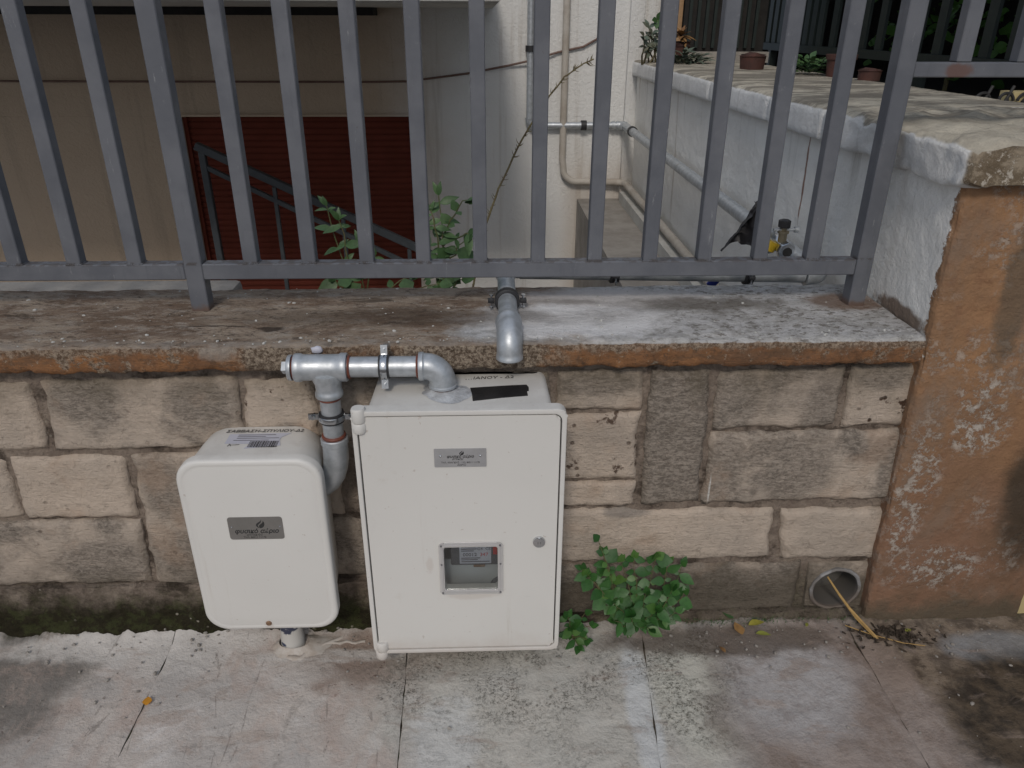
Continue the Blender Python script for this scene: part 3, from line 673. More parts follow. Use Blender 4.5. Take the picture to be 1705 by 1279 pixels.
for i in range(330):
    x = random.uniform(-1.15, 1.35); y = -.02-abs(random.gauss(0, .08)); 
    if random.random() < .25: y = random.uniform(-.45, -.05)
    s_ = random.choice([.0011, .0015, .002, .003, .004]) * random.uniform(.7, 1.2)
    z = .004 if x > -.2 else .004+.02*math.exp(-((.01-y)/.055)**2)
    mtx = Matrix.Translation((x, y, z)) @ Matrix.Rotation(random.random()*6, 4, 'Z') @ Matrix.Diagonal((s_*1.4, s_, s_*.8, 1))
    bmesh.ops.create_icosphere(bm, subdivisions=1, radius=1, matrix=mtx)
o = bm_link('grit', bm, 'concrete'); o['kind'] = 'stuff'; tag(o, 'dark grit and crumbs strewn over the pavement below the stone wall', 'grit')

# ------------------------------------------------------------------ side wall with ochre pillar face
sw = thing('side_wall', 'white plastered garden side wall ending in a flaking ochre pillar face, lichened cap on top', 'wall', (1.2, 0, 0))
def sidewall():
    x1 = 1.50
    # left face (white), front face (ochre), one mesh, slightly battered front edge
    def lx(z): return .959-.026*max(0, min(1, z/1.1))
    def fn(u_, v_):
        z = -.9+v_*2.008
        L0 = 3.53; per = L0+.39
        s_ = u_
        # u: 0..0.8 along the left face from the back to the corner, .8..1 front face
        if s_ < .72:
            t = s_/.72; t = 1-(1-t)**2.2; y = 3.5-(3.5+.03)*t; x = lx(z); n_ = Vector((-1, 0, 0)); edge = abs(y+.03)
        else:
            t = (s_-.72)/.28; y = -.03; x = lx(z)+(1.36-lx(z))*t; n_ = Vector((0, -1, 0)); edge = (1.36-lx(z))*t
        d = .003*fnoise((x, y, z), 7, 5)+.001*fnoise((x, y, z), 40, 3)
        p = Vector((x, y, z))+n_*d
        if edge < .012:
            k = (1-edge/.012); p += Vector((.004*k, .004*k, 0))*(1+.9*fnoise((x, y, z), 30, 4))
        return p
    grid('wall_face', fn, 250, 190, 'pillar', sw, None, 60)
    box('wall_core', (1.02, .03, -.9), (1.342, 3.49, 1.10), 'concrete', sw)
    box('wall_core', (1.352, -.018, -.9), (1.50, 3.49, 1.10), 'yellowwall', sw)
sidewall()
caps = [-.062, .615, 1.05, 1.75, 2.55, 3.49]
for i in range(5):
    y0, y1 = caps[i]+(.0 if i == 0 else .002), caps[i+1]-.002
    z0 = 1.104-.008*min(1, y0); 
    pr = [(.96, 1.104), (.925, 1.104), (.909, 1.107), (.905, 1.113), (.904, 1.135), (.904, 1.160), (.905, 1.175), (.909, 1.185), (.920, 1.191), (.95, 1.194)]+[(.95+.045*k, 1.195) for k in range(1, 13)]+[(1.53, 1.19), (1.545, 1.18), (1.548, 1.15), (1.548, 1.108), (1.50, 1.104)]
    nv_ = len(pr)-1
    def capfn(u_, v_, y0=y0, y1=y1, i=i):
        t = v_*nv_; j = min(int(t), nv_-1); fr = t-j
        x = pr[j][0]*(1-fr)+pr[j+1][0]*fr; z = pr[j][1]*(1-fr)+pr[j+1][1]*fr; y = y0+(y1-y0)*u_
        n1 = fnoise((x, y, z), 12, 5); amp = (.015 if y < .45 else .008) if i == 0 else .0022
        e = min(y-y0, y1-y)
        rr = .034 if (i == 0 and y < .3) else .006
        if e < rr:
            k = (1-e/rr)**2; cz = 1.15; z += (cz-z)*.28*k*(1+.7*fnoise((x, 3, z), 20, 4)) if i == 0 and y < .3 else (cz-z)*.06*k
            if x < 1.0: x += .010*k
        z += amp*n1*(1 if z > 1.15 else .5)+.001*fnoise((x, y, z), 60, 3)
        if x < .93: x += amp*.8*fnoise((x, y+4, z), 14 if i == 0 else 5, 5)
        if i == 0 and y < .0: y += .006*fnoise((x, 6, z), 14, 5)
        return Vector((x, y, z - .02*max(0, y)/3.5))
    nn = 60 if i == 0 else 40
    grid('cap_stone', capfn, nn, nv_*2, 'cap', sw, None, 60)
    # front and back ends
    bm = bmesh.new()
    for yy in ((y0, y1)):
        loop = [capfn(0 if yy == y0 else 1, j/(nv_*2)) for j in range(nv_*2+1)]
        bm.faces.new([bm.verts.new(p) for p in loop])
    bmesh.ops.triangulate(bm, faces=bm.faces)
    if i == 0:
        bmesh.ops.subdivide_edges(bm, edges=bm.edges, cuts=2)
    bm_link('cap_end', bm, 'cap', sw, 60)

# ------------------------------------------------------------------ areaway floor, house
struct(box('yard_floor', (-5, .331, -.82), (.958, 3.7, -.60), 'concrete'))
struct(box('side_path', (.60, .9, -.599), (.957, 3.499, .335), 'concrete'))
struct(box('path_kerb', (.86, .95, .336), (.956, 3.4, .40), 'slabedge'))
house = thing('house_facade', 'plastered house front with a closed dark red roller shutter below street level', 'house', (-1, 3.5, -.6))
def hw(name, x0, x1, z0, z1, mat='stucco', y0=3.5, y1=3.7): return box(name, (x0, y0, z0), (x1, y1, z1), mat, house)
hw('wall', -5, -1.87, -.6, .846); hw('wall', -5, 1.157, .8465, 3.0); hw('wall', -.441, .9565, -.6, .846)
hw('wall', -1.8695, -.4415, -.6, -.5)
box('window_trim', (-1.93, 3.478, .847), (-.38, 3.4995, .862), 'stucco', house, .002)
# roller shutter
sh = bpy.data.objects.new('roller_shutter', None); C.objects.link(sh); sh.parent = house; sh.matrix_parent_inverse = parent_inv(house)
pz = -.498; sl = 0
bmS = bmesh.new()
prs = [(.0, .0), (-.004, .006), (-.0075, .014), (-.009, .022), (-.0075, .030), (-.003, .0365), (0, .038)]
v0 = [bmS.verts.new((-1.866, 3.56+a, b)) for a, b in prs]; v1 = [bmS.verts.new((-.445, 3.56+a, b)) for a, b in prs]
for i in range(len(prs)-1): bmS.faces.new((v0[i], v1[i], v1[i+1], v0[i+1]))
slat = bm_link('slat', bmS, 'shutter', None, 60); slat.parent = sh; slat.matrix_parent_inverse = Matrix.Identity(4); slat.location.z = pz
for i in range(1, 35):
    c = slat.copy(); C.objects.link(c); c.location.z = pz+.038*i+.0005*i
box('shutter_guide', (-1.8685, 3.53, -.498), (-1.845, 3.575, .845), 'shutter', house)
box('shutter_guide', (-.466, 3.53, -.498), (-.4425, 3.575, .845), 'shutter', house)
# balcony slab over the shutter, and the corner pilaster
box('balcony_slab', (-5, 1.55, 1.452), (.062, 3.499, 1.62), 'slabedge', house, .006)
box('dark_strip', (-5, 3.30, 1.41), (-.62, 3.4995, 1.451), 'black', house)  # black strip where the slab's underside meets the wall
box('pilaster', (.872, 3.462, .336), (.955, 3.4995, 3.0), 'stucco', house, .004)
box('corner_trim', (1.1575, 3.50, 1.19), (1.19, 3.62, 3.0), 'wood', house, .003)
box('window_gap', (-5, 3.72, -.6), (1.1, 3.76, 3), 'black', house)
# stair landing and ledge seen just under the rail
landing = struct(box('landing_slab', (-3.2, .36, -.6), (-.70, .63, .722), 'concrete', None, .015))
sr = thing('stair_handrail', 'dark grey steel stair handrail sloping down in front of the red shutter', 'handrail', (-1.5, 2.9, -.6))
def bar2(name, a, b, wdt, mat, parent):
    a, b = Vector(a), Vector(b); d = (b-a).normalized(); n_ = Vector((0, 1, 0)); s_ = d.cross(n_).normalized()
    bm = bmesh.new(); vs = []
    for p in (a, b): vs.append([bm.verts.new(p+s_*wdt*i+n_*wdt*j) for i, j in ((-.5, -.5), (.5, -.5), (.5, .5), (-.5, .5))])
    for k in range(4): bm.faces.new((vs[0][k], vs[0][(k+1) % 4], vs[1][(k+1) % 4], vs[1][k]))
    bm.faces.new(vs[0]); bm.faces.new(vs[1]); bmesh.ops.bevel(bm, geom=bm.edges[:], offset=wdt*.08, segments=1, affect='EDGES')
    return bm_link(name, bm, mat, parent)
bar2('top_rail', (-1.59, 2.9, .762), (-.30, 2.9, .128), .042, 'handrail', sr)
bar2('lower_rail', (-1.57, 2.9, .655), (-.34, 2.9, .02), .026, 'handrail', sr)
bar2('post', (-1.56, 2.9, .73), (-1.55, 2.9, -.6), .036, 'handrail', sr)
for x in (-1.19, -.82, -.45): bar2('baluster', (x, 2.9, .762-.491*(x+1.59)-.03), (x, 2.9, -.6), .022, 'handrail', sr)
# cable across the facade
cab = sweep('facade_cable', [(-4.5, 3.485, 1.056), (-2.9, 3.485, 1.050), (-1.6, 3.485, 1.048), (-.7, 3.485, 1.047), (-.46, 3.485, 1.051), (-.1, 3.485, 1.095), (.15, 3.484, 1.14), (.291, 3.46, 1.171), (.45, 3.484, 1.215), (.60, 3.485, 1.245), (.68, 3.485, 1.287), (.72, 3.485, 1.34)], .0062, 'darkcable', None, 8)
tag(cab, 'thin brown cable clipped across the house front above the shutter, rising past the pipe', 'cable')
# old white painted waste pipe
wp = sweep('painted_wall_pipe', [(.492, 3.462, 2.9), (.492, 3.462, .60)]+arc((.500, 3.462, .452), (0, 0, -1), (1, 0, 0), .085)+[(.78, 3.455, .450), (.84, 3.45, .450)]+arc((.895, 3.445, .449), (1, 0, 0), (0, -1, 0), .05)+[(.905, 2.4, .440), (.91, 1.0, .432)], .021, 'whitepaint', None, 14)
tag(wp, 'old cream painted pipe running down the house wall and along the side wall foot', 'pipe')

# ------------------------------------------------------------------ steel railing on the low wall
rail = thing('steel_railing', 'grey painted steel railing of flat upright bars standing on the low stone wall', 'railing', (0, .19, .79))
yb0, yb1 = .172, .202
def bar(name, x, z0, z1, w_=.0315, y0=yb0, y1=yb1): return box(name, (x-w_/2, y0, z0), (x+w_/2, y1, z1), 'rail', rail, .0018, 1)
xs = [-1.302, -1.173, -1.045, -.916, -.783, -.654, -.527, -.3975, -.268, -.141, -.0125, .118, .2475, .3735, .4985, .6275, .7495]
b0 = bar('bar', 0, .9021, 1.95)
proto = b0
for i, x in enumerate(xs):
    if abs(x+.654) < .001: continue
    if i == 0: b0.location.x += x; continue
    c = b0.copy(); C.objects.link(c); c.location.x = b0.location.x-xs[0]+x
post0 = box('post', (-.675, .170, .786), (-.635, .207, 1.95), 'rail', rail, .002, 1)
post1 = box('post', (.852, .168, .786), (.890, .209, 1.95), 'rail', rail, .002, 1)
for (x0, x1) in ((-2.2, -.6752), (-.6348, .8518)): box('bottom_rail', (x0, .170, .866), (x1, .204, .902), 'rail', rail, .002, 1)
box('bottom_rail', (.8902, .172, 1.291), (1.9, .204, 1.320), 'rail', rail, .002, 1)
for x in (.992, 1.12, 1.25): bar('bar', x, 1.3205, 1.95)

bm = bmesh.new(); random.seed(17)
for x in xs+[-.655]:
    for q in range(7):
        xx = x-.015+.030*q/6; s_ = random.uniform(.0016, .0030)
        bmesh.ops.create_icosphere(bm, subdivisions=1, radius=1, matrix=Matrix.Translation((xx, .1715, .9025)) @ Matrix.Diagonal((.0035, s_*.8, s_, 1)))
    for q in range(5):
        bmesh.ops.create_icosphere(bm, subdivisions=1, radius=1, matrix=Matrix.Translation((x+.0165, .175+.006*q, .9025)) @ Matrix.Diagonal((.002, .004, random.uniform(.0015, .003), 1)))
bm_link('weld_beads', bm, 'rail', rail, 60)['kind'] = 'stuff'
# ------------------------------------------------------------------ gas pipe on the small-to-large cabinet run
def ringprof(p, d, spec):      # spec list of (offset, radius) along direction d from p
    p, d = Vector(p), Vector(d); return [p+d*o for o, r_ in spec], [r_ for o, r_ in spec]
pa = thing('gas_pipe_assembly', 'galvanised steel pipe with tee and elbow linking the two gas cabinets', 'pipe', (-.25, -.08, .62))
PY, PZ = -.082, .7605; rp = .0212; rf = .0285
X = Vector((1, 0, 0)); Z_ = Vector((0, 0, 1))
def fit(name, p, d, spec, mat='galv', n=28, parent=pa): pts, rr = ringprof(p, d, spec); return sweep(name, pts, rr, mat, parent, n, True, 35)
fit('pipe', (-.300, PY, PZ), X, [(0, rp), (.165, rp)])
# tee
bmT = bmesh.new()
pts, rr = ringprof((-.389, PY, PZ), X, [(0, .024), (0, .0285), (.002, .0295), (.012, .0295), (.016, .0272), (.03, .0268), (.075, .0268), (.089, .0272), (.093, .0295), (.104, .0295), (.106, .0285), (.106, .024)])
sweep_bm(bmT, pts, rr, 28)
pts, rr = ringprof((-.326, PY, PZ-.012), -Z_, [(0, .031), (.012, .031), (.022, .0272), (.034, .0262), (.040, .0268), (.043, .0285), (.050, .0285), (.052, .0275), (.052, .022)])
sweep_bm(bmT, pts, rr, 28)
bm_link('tee_fitting', bmT, 'galv', pa, 35)
fit('plug_flange', (-.402, PY, PZ), X, [(0, .020), (0, .0255), (.0015, .0265), (.008, .0265), (.0085, .02)])
bm = bmesh.new(); sweep_bm(bm, [(-.4145, PY, PZ), (-.4025, PY, PZ)], [.0135, .0135], 4, True)
bm_link('plug_nut', bm, 'galv', pa)
for x in (-.3925, -.2815, -.1435): fit('sealant_ring', (x, PY, PZ), X, [(0, .020), (0, .0238), (.002, .0248), (.0045, .0238), (.0046, .02)], 'sealant')
# elbow down into the big cabinet
ec = arc((-.092, PY, PZ), (1, 0, 0), (0, 0, -1), .034, 12)
pts = [Vector((-.139, PY, PZ)), Vector((-.139, PY, PZ)), Vector((-.137, PY, PZ)), Vector((-.130, PY, PZ)), Vector((-.128, PY, PZ))]+ec+[Vector((-.092, PY, .722)), Vector((-.092, PY, .7205)), Vector((-.092, PY, .7165)), Vector((-.092, PY, .7155)), Vector((-.092, PY, .7155))]
rr = [.022, .0285, .0295, .0295, .0275]+[.0272]*len(ec)+[.0272, .029, .029, .028, .021]
sweep('elbow_fitting', pts, rr, 'galv', pa, 28)
fit('sealant_ring', (-.092, PY, .7154), -Z_, [(0, .020), (0, .0232), (.003, .0242), (.007, .0232), (.0071, .02)], 'sealant')
fit('pipe', (-.092, PY, .708), -Z_, [(0, rp), (.012, rp)])
# riser from the tee
fit('sealant_ring', (-.326, PY, .695), -Z_, [(0, .020), (0, .0228), (.003, .0238), (.0055, .0228), (.0056, .02)], 'sealant')
fit('pipe', (-.326, PY, .690), -Z_, [(0, rp), (.10, rp)])
fit('sealant_ring', (-.326, PY, .606), -Z_, [(0, .020), (0, .0245), (.003, .0258), (.007, .0245), (.0071, .02)], 'sealant')
b_ = [Vector((-.326, PY, z)) for z in (.5985, .5985, .597, .585, .5835)]+[Vector((-.326, PY, .565)), Vector((-.3275, -.080, .545)), Vector((-.331, -.077, .523)), Vector((-.338, -.072, .50)), Vector((-.349, -.067, .48)), Vector((-.364, -.062, .465)), Vector((-.385, -.058, .455))]
sweep('bend_fitting', b_, [.022, .0275, .0288, .0288, .0268, .0268, .0268, .0265, .0258, .025, .024, .024], 'galv', pa, 26)
def clamp(name, c, ax, ear, parent, rr=.0212, earlen=.020, w_=.013):
    # strap clamp: c centre, ax pipe axis, ear direction of the two lugs
    c, ax, ear = Vector(c), Vector(ax), Vector(ear)
    cl = bpy.data.objects.new(name, None); C.objects.link(cl); cl.parent = parent; cl.matrix_parent_inverse = parent_inv(parent)
    inv = Matrix.Identity(4)
    def put(o): o.parent = cl; o.matrix_parent_inverse = inv; return o
    pts, r_ = ringprof(c-ax*(w_*.5+.004), ax, [(0, rr), (0, rr+.0032), (w_+.008, rr+.0032), (w_+.008, rr)])
    put(sweep('rubber_liner', pts, r_, 'rubber', None, 28))
    pts, r_ = ringprof(c-ax*w_*.5, ax, [(0, rr+.003), (0, rr+.0050), (.002, rr+.0058), (w_-.002, rr+.0058), (w_, rr+.0050), (w_, rr+.003)])
    put(sweep('strap', pts, r_, 'chrome', None, 28))
    nrm = ax.cross(ear).normalized()
    for s_ in (1, -1):
        p0 = c+ear*s_*(rr+.003); p1 = c+ear*s_*(rr+earlen)
        for k in (-.0016, .0016):
            bm = bmesh.new(); vs = []
            for p in (p0, p1):
                for i in (-.5, .5):
                    for j in (-.0011, .0011): vs.append(bm.verts.new(p+ax*i*w_*1.05+nrm*(j+k)))
            bmesh.ops.convex_hull(bm, input=bm.verts); put(bm_link('lug', bm, 'chrome', None))
        pc = c+ear*s_*(rr+earlen*.62)
        put(sweep('screw', [pc-nrm*.009, pc-nrm*.009, pc-nrm*.006, pc-nrm*.0055, pc+nrm*.014], [.001, .0042, .0046, .0022, .0022], 'chrome', None, 12))
    return cl
clamp('pipe_clamp', (-.2085, PY, PZ), (1, 0, 0), (0, .25, .968), pa, earlen=.024)
clamp('pipe_clamp', (-.326, PY, .648), (0, 0, 1), (1, 0, 0), pa, .0225, .026, .012)
box('bracket_foot', (-.214, PY+.02, .788), (-.203, -.036, .792), 'chrome', pa)

# ------------------------------------------------------------------ long gas pipe: house wall, side wall, over the coping
gp = thing('gas_pipe_run', 'long galvanised gas pipe from house wall over the coping, ending in open elbow', 'pipe', (.05, -.05, .8))
def seg(name, pts, r_=.0215, mat='galv', n=22): return sweep(name, pts, r_, mat, gp, n)
rg = .0205
seg('pipe', [(.281, 3.462, 2.9), (.281, 3.462, .84)], rg)
def bend(c, a, b, R_=.03, rr=.0265, lip=.006):
    a, b, c = Vector(a), Vector(b), Vector(c); ar = arc(c, a, b, R_, 8)
    s0 = ar[0]-a*.014; e0 = ar[-1]+b*.014
    pts = [s0, s0, s0+a*lip, s0+a*(lip+.002)]+ar+[e0-b*(lip+.002), e0-b*lip, e0, e0]
    rads = [rr*.8, rr*1.04, rr*1.04, rr*.95]+[rr*.95]*len(ar)+[rr*.95, rr*1.04, rr*1.04, rr*.8]
    return sweep('elbow_fitting', pts, rads, 'galv', gp, 24)
bend((.281, 3.462, .797), (0, 0, -1), (1, 0, 0))
seg('pipe', [(.31, 3.462, .797), (.80, 3.462, .797)], rg)
fit('union_fitting', (.795, 3.462, .797), X, [(0, .02), (0, .026), (.02, .026), (.021, .022), (.03, .022), (.031, .027), (.045, .027), (.046, .02)], 'galv', 20, gp)
bend((.872, 3.462, .797), (1, 0, 0), (0, -1, 0))
bend((.887, .415, .788), (0, -1, 0), (-1, 0, 0))
seg('pipe', [(.874, 3.42, .797), (.887, .46, .788)], .0235)
seg('pipe', [(.84, .415, .790), (.09, .415, .806)], .0215)
bend((.050, .415, .812), (-1, 0, 0), (0, -1, 0))
seg('pipe', [(.050, .38, .812), (.047, .05, .8135)], .0215)
ec = arc((.0468, -.052, .8145), (0, -1, 0), (0, 0, -1), .036, 12)
c0 = Vector((.0468, .03, .8135))
endp = [c0, c0, c0+Vector((0, -.002, 0)), c0+Vector((0, -.016, 0)), c0+Vector((0, -.020, 0))]
dn = Vector((.0468, -.052, 0))
tail = [dn+Vector((0, 0, z)) for z in (.772, .770, .764, .763, .763, .790)]
sweep('elbow_fitting', endp+ec+tail, [.022, .0275, .0285, .0285, .0268]+[.0268]*len(ec)+[.0268, .0282, .0285, .0275, .022, .0205], 'galv', gp, 28)
# clamps on threaded rod
def rod_clamp(x, y, z, ax):
    cl = bpy.data.objects.new('pipe_clamp', None); C.objects.link(cl); cl.parent = gp; cl.matrix_parent_inverse = parent_inv(gp)
    inv = Matrix.Identity(4)
    def put(o): o.parent = cl; o.matrix_parent_inverse = inv; return o
    A = Vector(ax); c = Vector((x, y, z)); side = A.cross(Z_)
    pts, r_ = ringprof(c-A*.012, A, [(0, .0215), (0, .0268), (.002, .029), (.022, .029), (.024, .0268), (.024, .0215)])
    put(sweep('rubber_liner', pts, r_, 'rubber', None, 24))
    for s_ in (1, -1):
        q = c+side*s_*.037
        b = box('lug', q-Vector((.0075, .0075, .0045)), q+Vector((.0075, .0075, .0045)), 'rubber', None, .001); put(b)
        put(sweep('screw', [q+Z_*.015, q+Z_*.015, q+Z_*.0115, q+Z_*.011, q-Z_*.014, q-Z_*.014, q-Z_*.017, q-Z_*.0175, q-Z_*.024], [.001, .0052, .0052, .0022, .0022, .0048, .0048, .002, .002], 'chrome', None, 10))
    return cl
rod_clamp(.048, .165, .8130, (0, 1, 0))
rod_clamp(.335, .415, .801, (1, 0, 0)); rod_clamp(.69, .415, .794, (1, 0, 0))
for (c, A) in (((.281, 3.462, 1.235), Z_), ((.62, 3.462, .797), X), ((.876, 3.18, .796), Vector((0, 1, 0)))):
    pts, r_ = ringprof(Vector(c)-A*.017, A, [(0, .02), (0, .030), (.034, .030), (.034, .02)]); sweep('pipe_clip', pts, r_, 'rubber', gp, 18)

# ------------------------------------------------------------------ large meter cabinet
lc = thing('gas_meter_cabinet', 'large cream plastic gas meter cabinet with viewing window and lock, black tape on its top', 'cabinet', (-.055, -.09, .08))
# hollow body: back, sides, top, bottom as one open shell
def shell(name, x0, x1, z0, z1, ytop, yback, th, rad, taper, parent):
    bm = bmesh.new(); rings = []
    for (y, ins, tt) in ((ytop, 0, 0), (yback+.012, taper, 0), (yback+.003, taper+.003, 0), (yback, taper+.012, 0)):
        lp = rrect(x0+ins+tt, z0+ins*.3+tt, x1-ins-tt, z1-tt, rad, 6); rings.append([bm.verts.new((p[0], y, p[1])) for p in lp])
    n = len(rings[0])
    for a, b in zip(rings, rings[1:]):
        for i in range(n): bm.faces.new((a[i], a[(i+1) % n], b[(i+1) % n], b[i]))
    bm.faces.new(rings[-1])
    inner = [[bm.verts.new((p[0], y, p[1])) for p in rrect(x0+th+t2, z0+th, x1-th-t2, z1-th, max(rad-th, .003), 6)] for y, t2 in ((ytop, 0), (yback+.006, taper))]
    for i in range(n):
        bm.faces.new((rings[0][i], rings[0][(i+1) % n], inner[0][(i+1) % n], inner[0][i])); bm.faces.new((inner[0][i], inner[0][(i+1) % n], inner[1][(i+1) % n], inner[1][i]))
    bm.faces.new(inner[1]); return bm_link(name, bm, 'plastic', parent, 40)
shell('body', -.241, .131, .100, .704, -.150, -.002, .005, .016, .004, lc)
YF = -.178
o_ = rrect(-.268, .078, .157, .708, .020); i_ = rrect(-.258, .088, .147, .697, .016)
prism('door_frame', o_, YF-.001, -.149, 'plastic', lc, holes=[i_], bev=.0022, smooth=40)
win = rrect(-.098, .262, .018, .379, .008, 4)
prism('door', rrect(-.2555, .0905, .1445, .6945, .016), YF+.0015, -.158, 'plastic', lc, holes=[win], bev=.0016, smooth=40)
prism('door_seal', rrect(-.2578, .0882, .1468, .6968, .0162), -.1575, -.1495, 'meterdark', lc, holes=[rrect(-.235, .11, .125, .675, .01)])
# hinge caps
def hinge(x, z0, z1):
    sweep('hinge', [(x, YF+.006, z0), (x, YF+.006, z0), (x, YF+.006, z0+.004), (x, YF+.006, z1-.004), (x, YF+.006, z1), (x, YF+.006, z1)], [.004, .0125, .0145, .0145, .0125, .004], 'plastic', lc, 18)
hinge(-.2535, .683, .714); hinge(-.2505, .064, .085); hinge(-.2535, .660, .682); hinge(-.2480, .0855, .112)
# window: clear frame, pane, screws
wf = prism('window_frame', rrect(-.109, .250, .029, .391, .012, 5), YF-.0035, YF+.001, 'frameplastic', lc, holes=[rrect(-.098, .262, .018, .379, .006, 5)], bev=.0012, smooth=40)
def sub(o, par, root): o.parent = par; o.matrix_parent_inverse = Matrix.Identity(4); return o
sub(prism('window_bead', rrect(-.1045, .2545, .0245, .3865, .010, 5), YF-.0055, YF-.0036, 'frameplastic', None, holes=[rrect(-.1005, .2585, .0205, .3825, .008, 5)], bev=.0008, smooth=40), wf, lc)
sub(box('pane', (-.0982, YF-.0005, .2618), (.0182, YF+.0008, .3792), 'glass', None), wf, lc)
for x, z in ((-.103, .257), (.023, .257), (-.103, .384), (.023, .384), (-.1035, .335), (.0235, .335)):
    sub(sweep('screw', [(x, YF-.0062, z), (x, YF-.0062, z), (x, YF-.004, z)], [.0005, .0021, .0023], 'meterdark', None, 10), wf, lc)
# meter behind the window
mt = thing('gas_meter', 'grey gas meter with a white index plate, seen through the cabinet window', 'meter', (-.03, -.1, .25))
box('casing', (-.090, -.118, .300), (.075, -.02, .60), 'meter', mt, .01)
box('index_housing', (-.086, -.150, .305), (.022, -.1185, .44), 'meterdark', mt, .004)
box('index_plate', (-.066, -.1525, .312), (.004, -.1502, .40), 'paper', mt, .001)
text('index_digits', '00012', .0125, 'ink', mt, front_m(-.043, -.1528, .3365)); text('index_digits', '347', .0125, 'red', mt, front_m(-.012, -.1528, .3365))
for i, (z, x0, x1) in enumerate(((.362, -.062, .0), (.3565, -.062, -.03), (.351, -.062, -.028), (.346, -.062, -.034), (.3265, -.062, -.02), (.322, -.062, -.026), (.317, -.062, .0))):
    box('printed_line', (x0, -.1530, z), (x1, -.1526, z+.0022), 'greyprint', mt)
text('printed_type', 'G4  CE', .010, 'greyprint', mt, front_m(-.012, -.1528, .352))
box('red_seal', (.008, -.1515, .335), (.019, -.1501, .385), 'red', mt, .001)
box('outlet', (-.036, -.149, .2985), (-.010, -.125, .3048), 'bolt', mt, .002)
box('support_plate', (-.2, -.121, .11), (.11, -.117, .2995), 'meter', mt)
rg_ = sweep('regulator', [(.030, -.150, .222), (.030, -.150, .222), (.030, -.146, .222), (.030, -.1215, .222)], [.003, .026, .030, .030], 'meterdark', mt, 24)
# lock
lk = sweep('lock', [(.1065, YF+.001, .388), (.1065, YF-.0005, .388), (.1065, YF-.0035, .388), (.1065, YF-.0050, .388), (.1065, YF-.0050, .388), (.1065, YF-.0035, .388), (.1065, YF-.0035, .388)], [.0135, .0135, .0130, .0112, .0088, .0080, .0005], 'chrome', lc, 28)
sub(box('key_slot', (.1035, YF-.0048, .3845), (.1095, YF-.0036, .3915), 'meterdark', None), lk, lc)
# logo plates
def flame(x, z, s_, y, mat, parent, root):
    A = [(.0, .0), (-.30, .10), (-.48, .34), (-.42, .58), (-.18, .80), (.10, .98), (.22, 1.22), (.20, .98), (.12, .80), (-.05, .62), (-.24, .44), (-.26, .26), (-.14, .10)]
    B = [(.02, -.02), (-.12, .16), (-.14, .34), (.0, .50), (.22, .66), (.36, .86), (.38, 1.02), (.50, .80), (.52, .50), (.42, .24), (.24, .06)]
    for P_ in (A, B): sub(prism('flame_mark', [(x+a*s_, z+b*s_) for a, b in P_], y-.0003, y, mat, None), parent, root)
pb = prism('logo_plate', rrect(-.109, .579, -.004, .6215, .0015, 2), YF-.0004, YF+.0014, 'plate', lc)
sub(text('lettering', 'φυσικό αέριο', .0088, 'ink', None, front_m(-.0565, YF-.0005, .6035), shear=.25, bold=.0002, sx=1.0), pb, lc)
sub(text('lettering', 'αττικής', .0066, 'ink', None, front_m(-.062, YF-.0005, .5975), shear=.25, bold=.0001), pb, lc)
sub(text('lettering', 'ΤΗΛ. ΑΝΑΓΚΗΣ: 1133, 80011 11178', .0058, 'ink', None, front_m(-.0565, YF-.0005, .5895), sx=.86), pb, lc)
sub(text('lettering', 'ΑΕΡΙΟ', .0062, 'ink', None, front_m(-.054, YF-.0005, .5835)), pb, lc)
flame(-.054, .6065, .0095, YF-.0004, 'ink', pb, lc)
for x in (-.0965, -.0165):
    sub(sweep('rivet', [(x, YF-.0017, .6045), (x, YF-.0017, .6045), (x, YF-.0012, .6045), (x, YF-.0004, .6045)], [.0004, .0012, .0021, .0026], 'chrome', None, 12), pb, lc)
# tape, pen writing, silicone on top
tp_pts = [(-.036, -.072), (-.004, -.068), (.05, -.062), (.082, -.060), (.086, -.072), (.0855, -.088), (.0815, -.090), (.0825, -.110), (.03, -.118), (-.030, -.131), (-.032, -.10)]
prism('black_tape', tp_pts, .7043, .7056, 'tape', lc, 'z')
text('pen_writing', '…ΙΑΝΟΥ - Δ2', .017, 'ink', lc, top_m(.004, -.022, .7046, 3), shear=.2, sx=1.0)
def silic(u_, v_):
    a = 2*PI*u_; rr = .0215+v_*(.022+.022*max(0, math.cos(a+.6))+.010*fnoise((math.cos(a), math.sin(a), 2), 1.5, 4))
    return Vector((-.092+rr*math.cos(a), PY-.004+rr*math.sin(a)*.85, .7043+.0085*(1-v_)**2.2+.0022*abs(fnoise((a*2, v_*2, 1), 2))))
grid('silicone_seal', silic, 48, 8, 'silicone', lc, None)

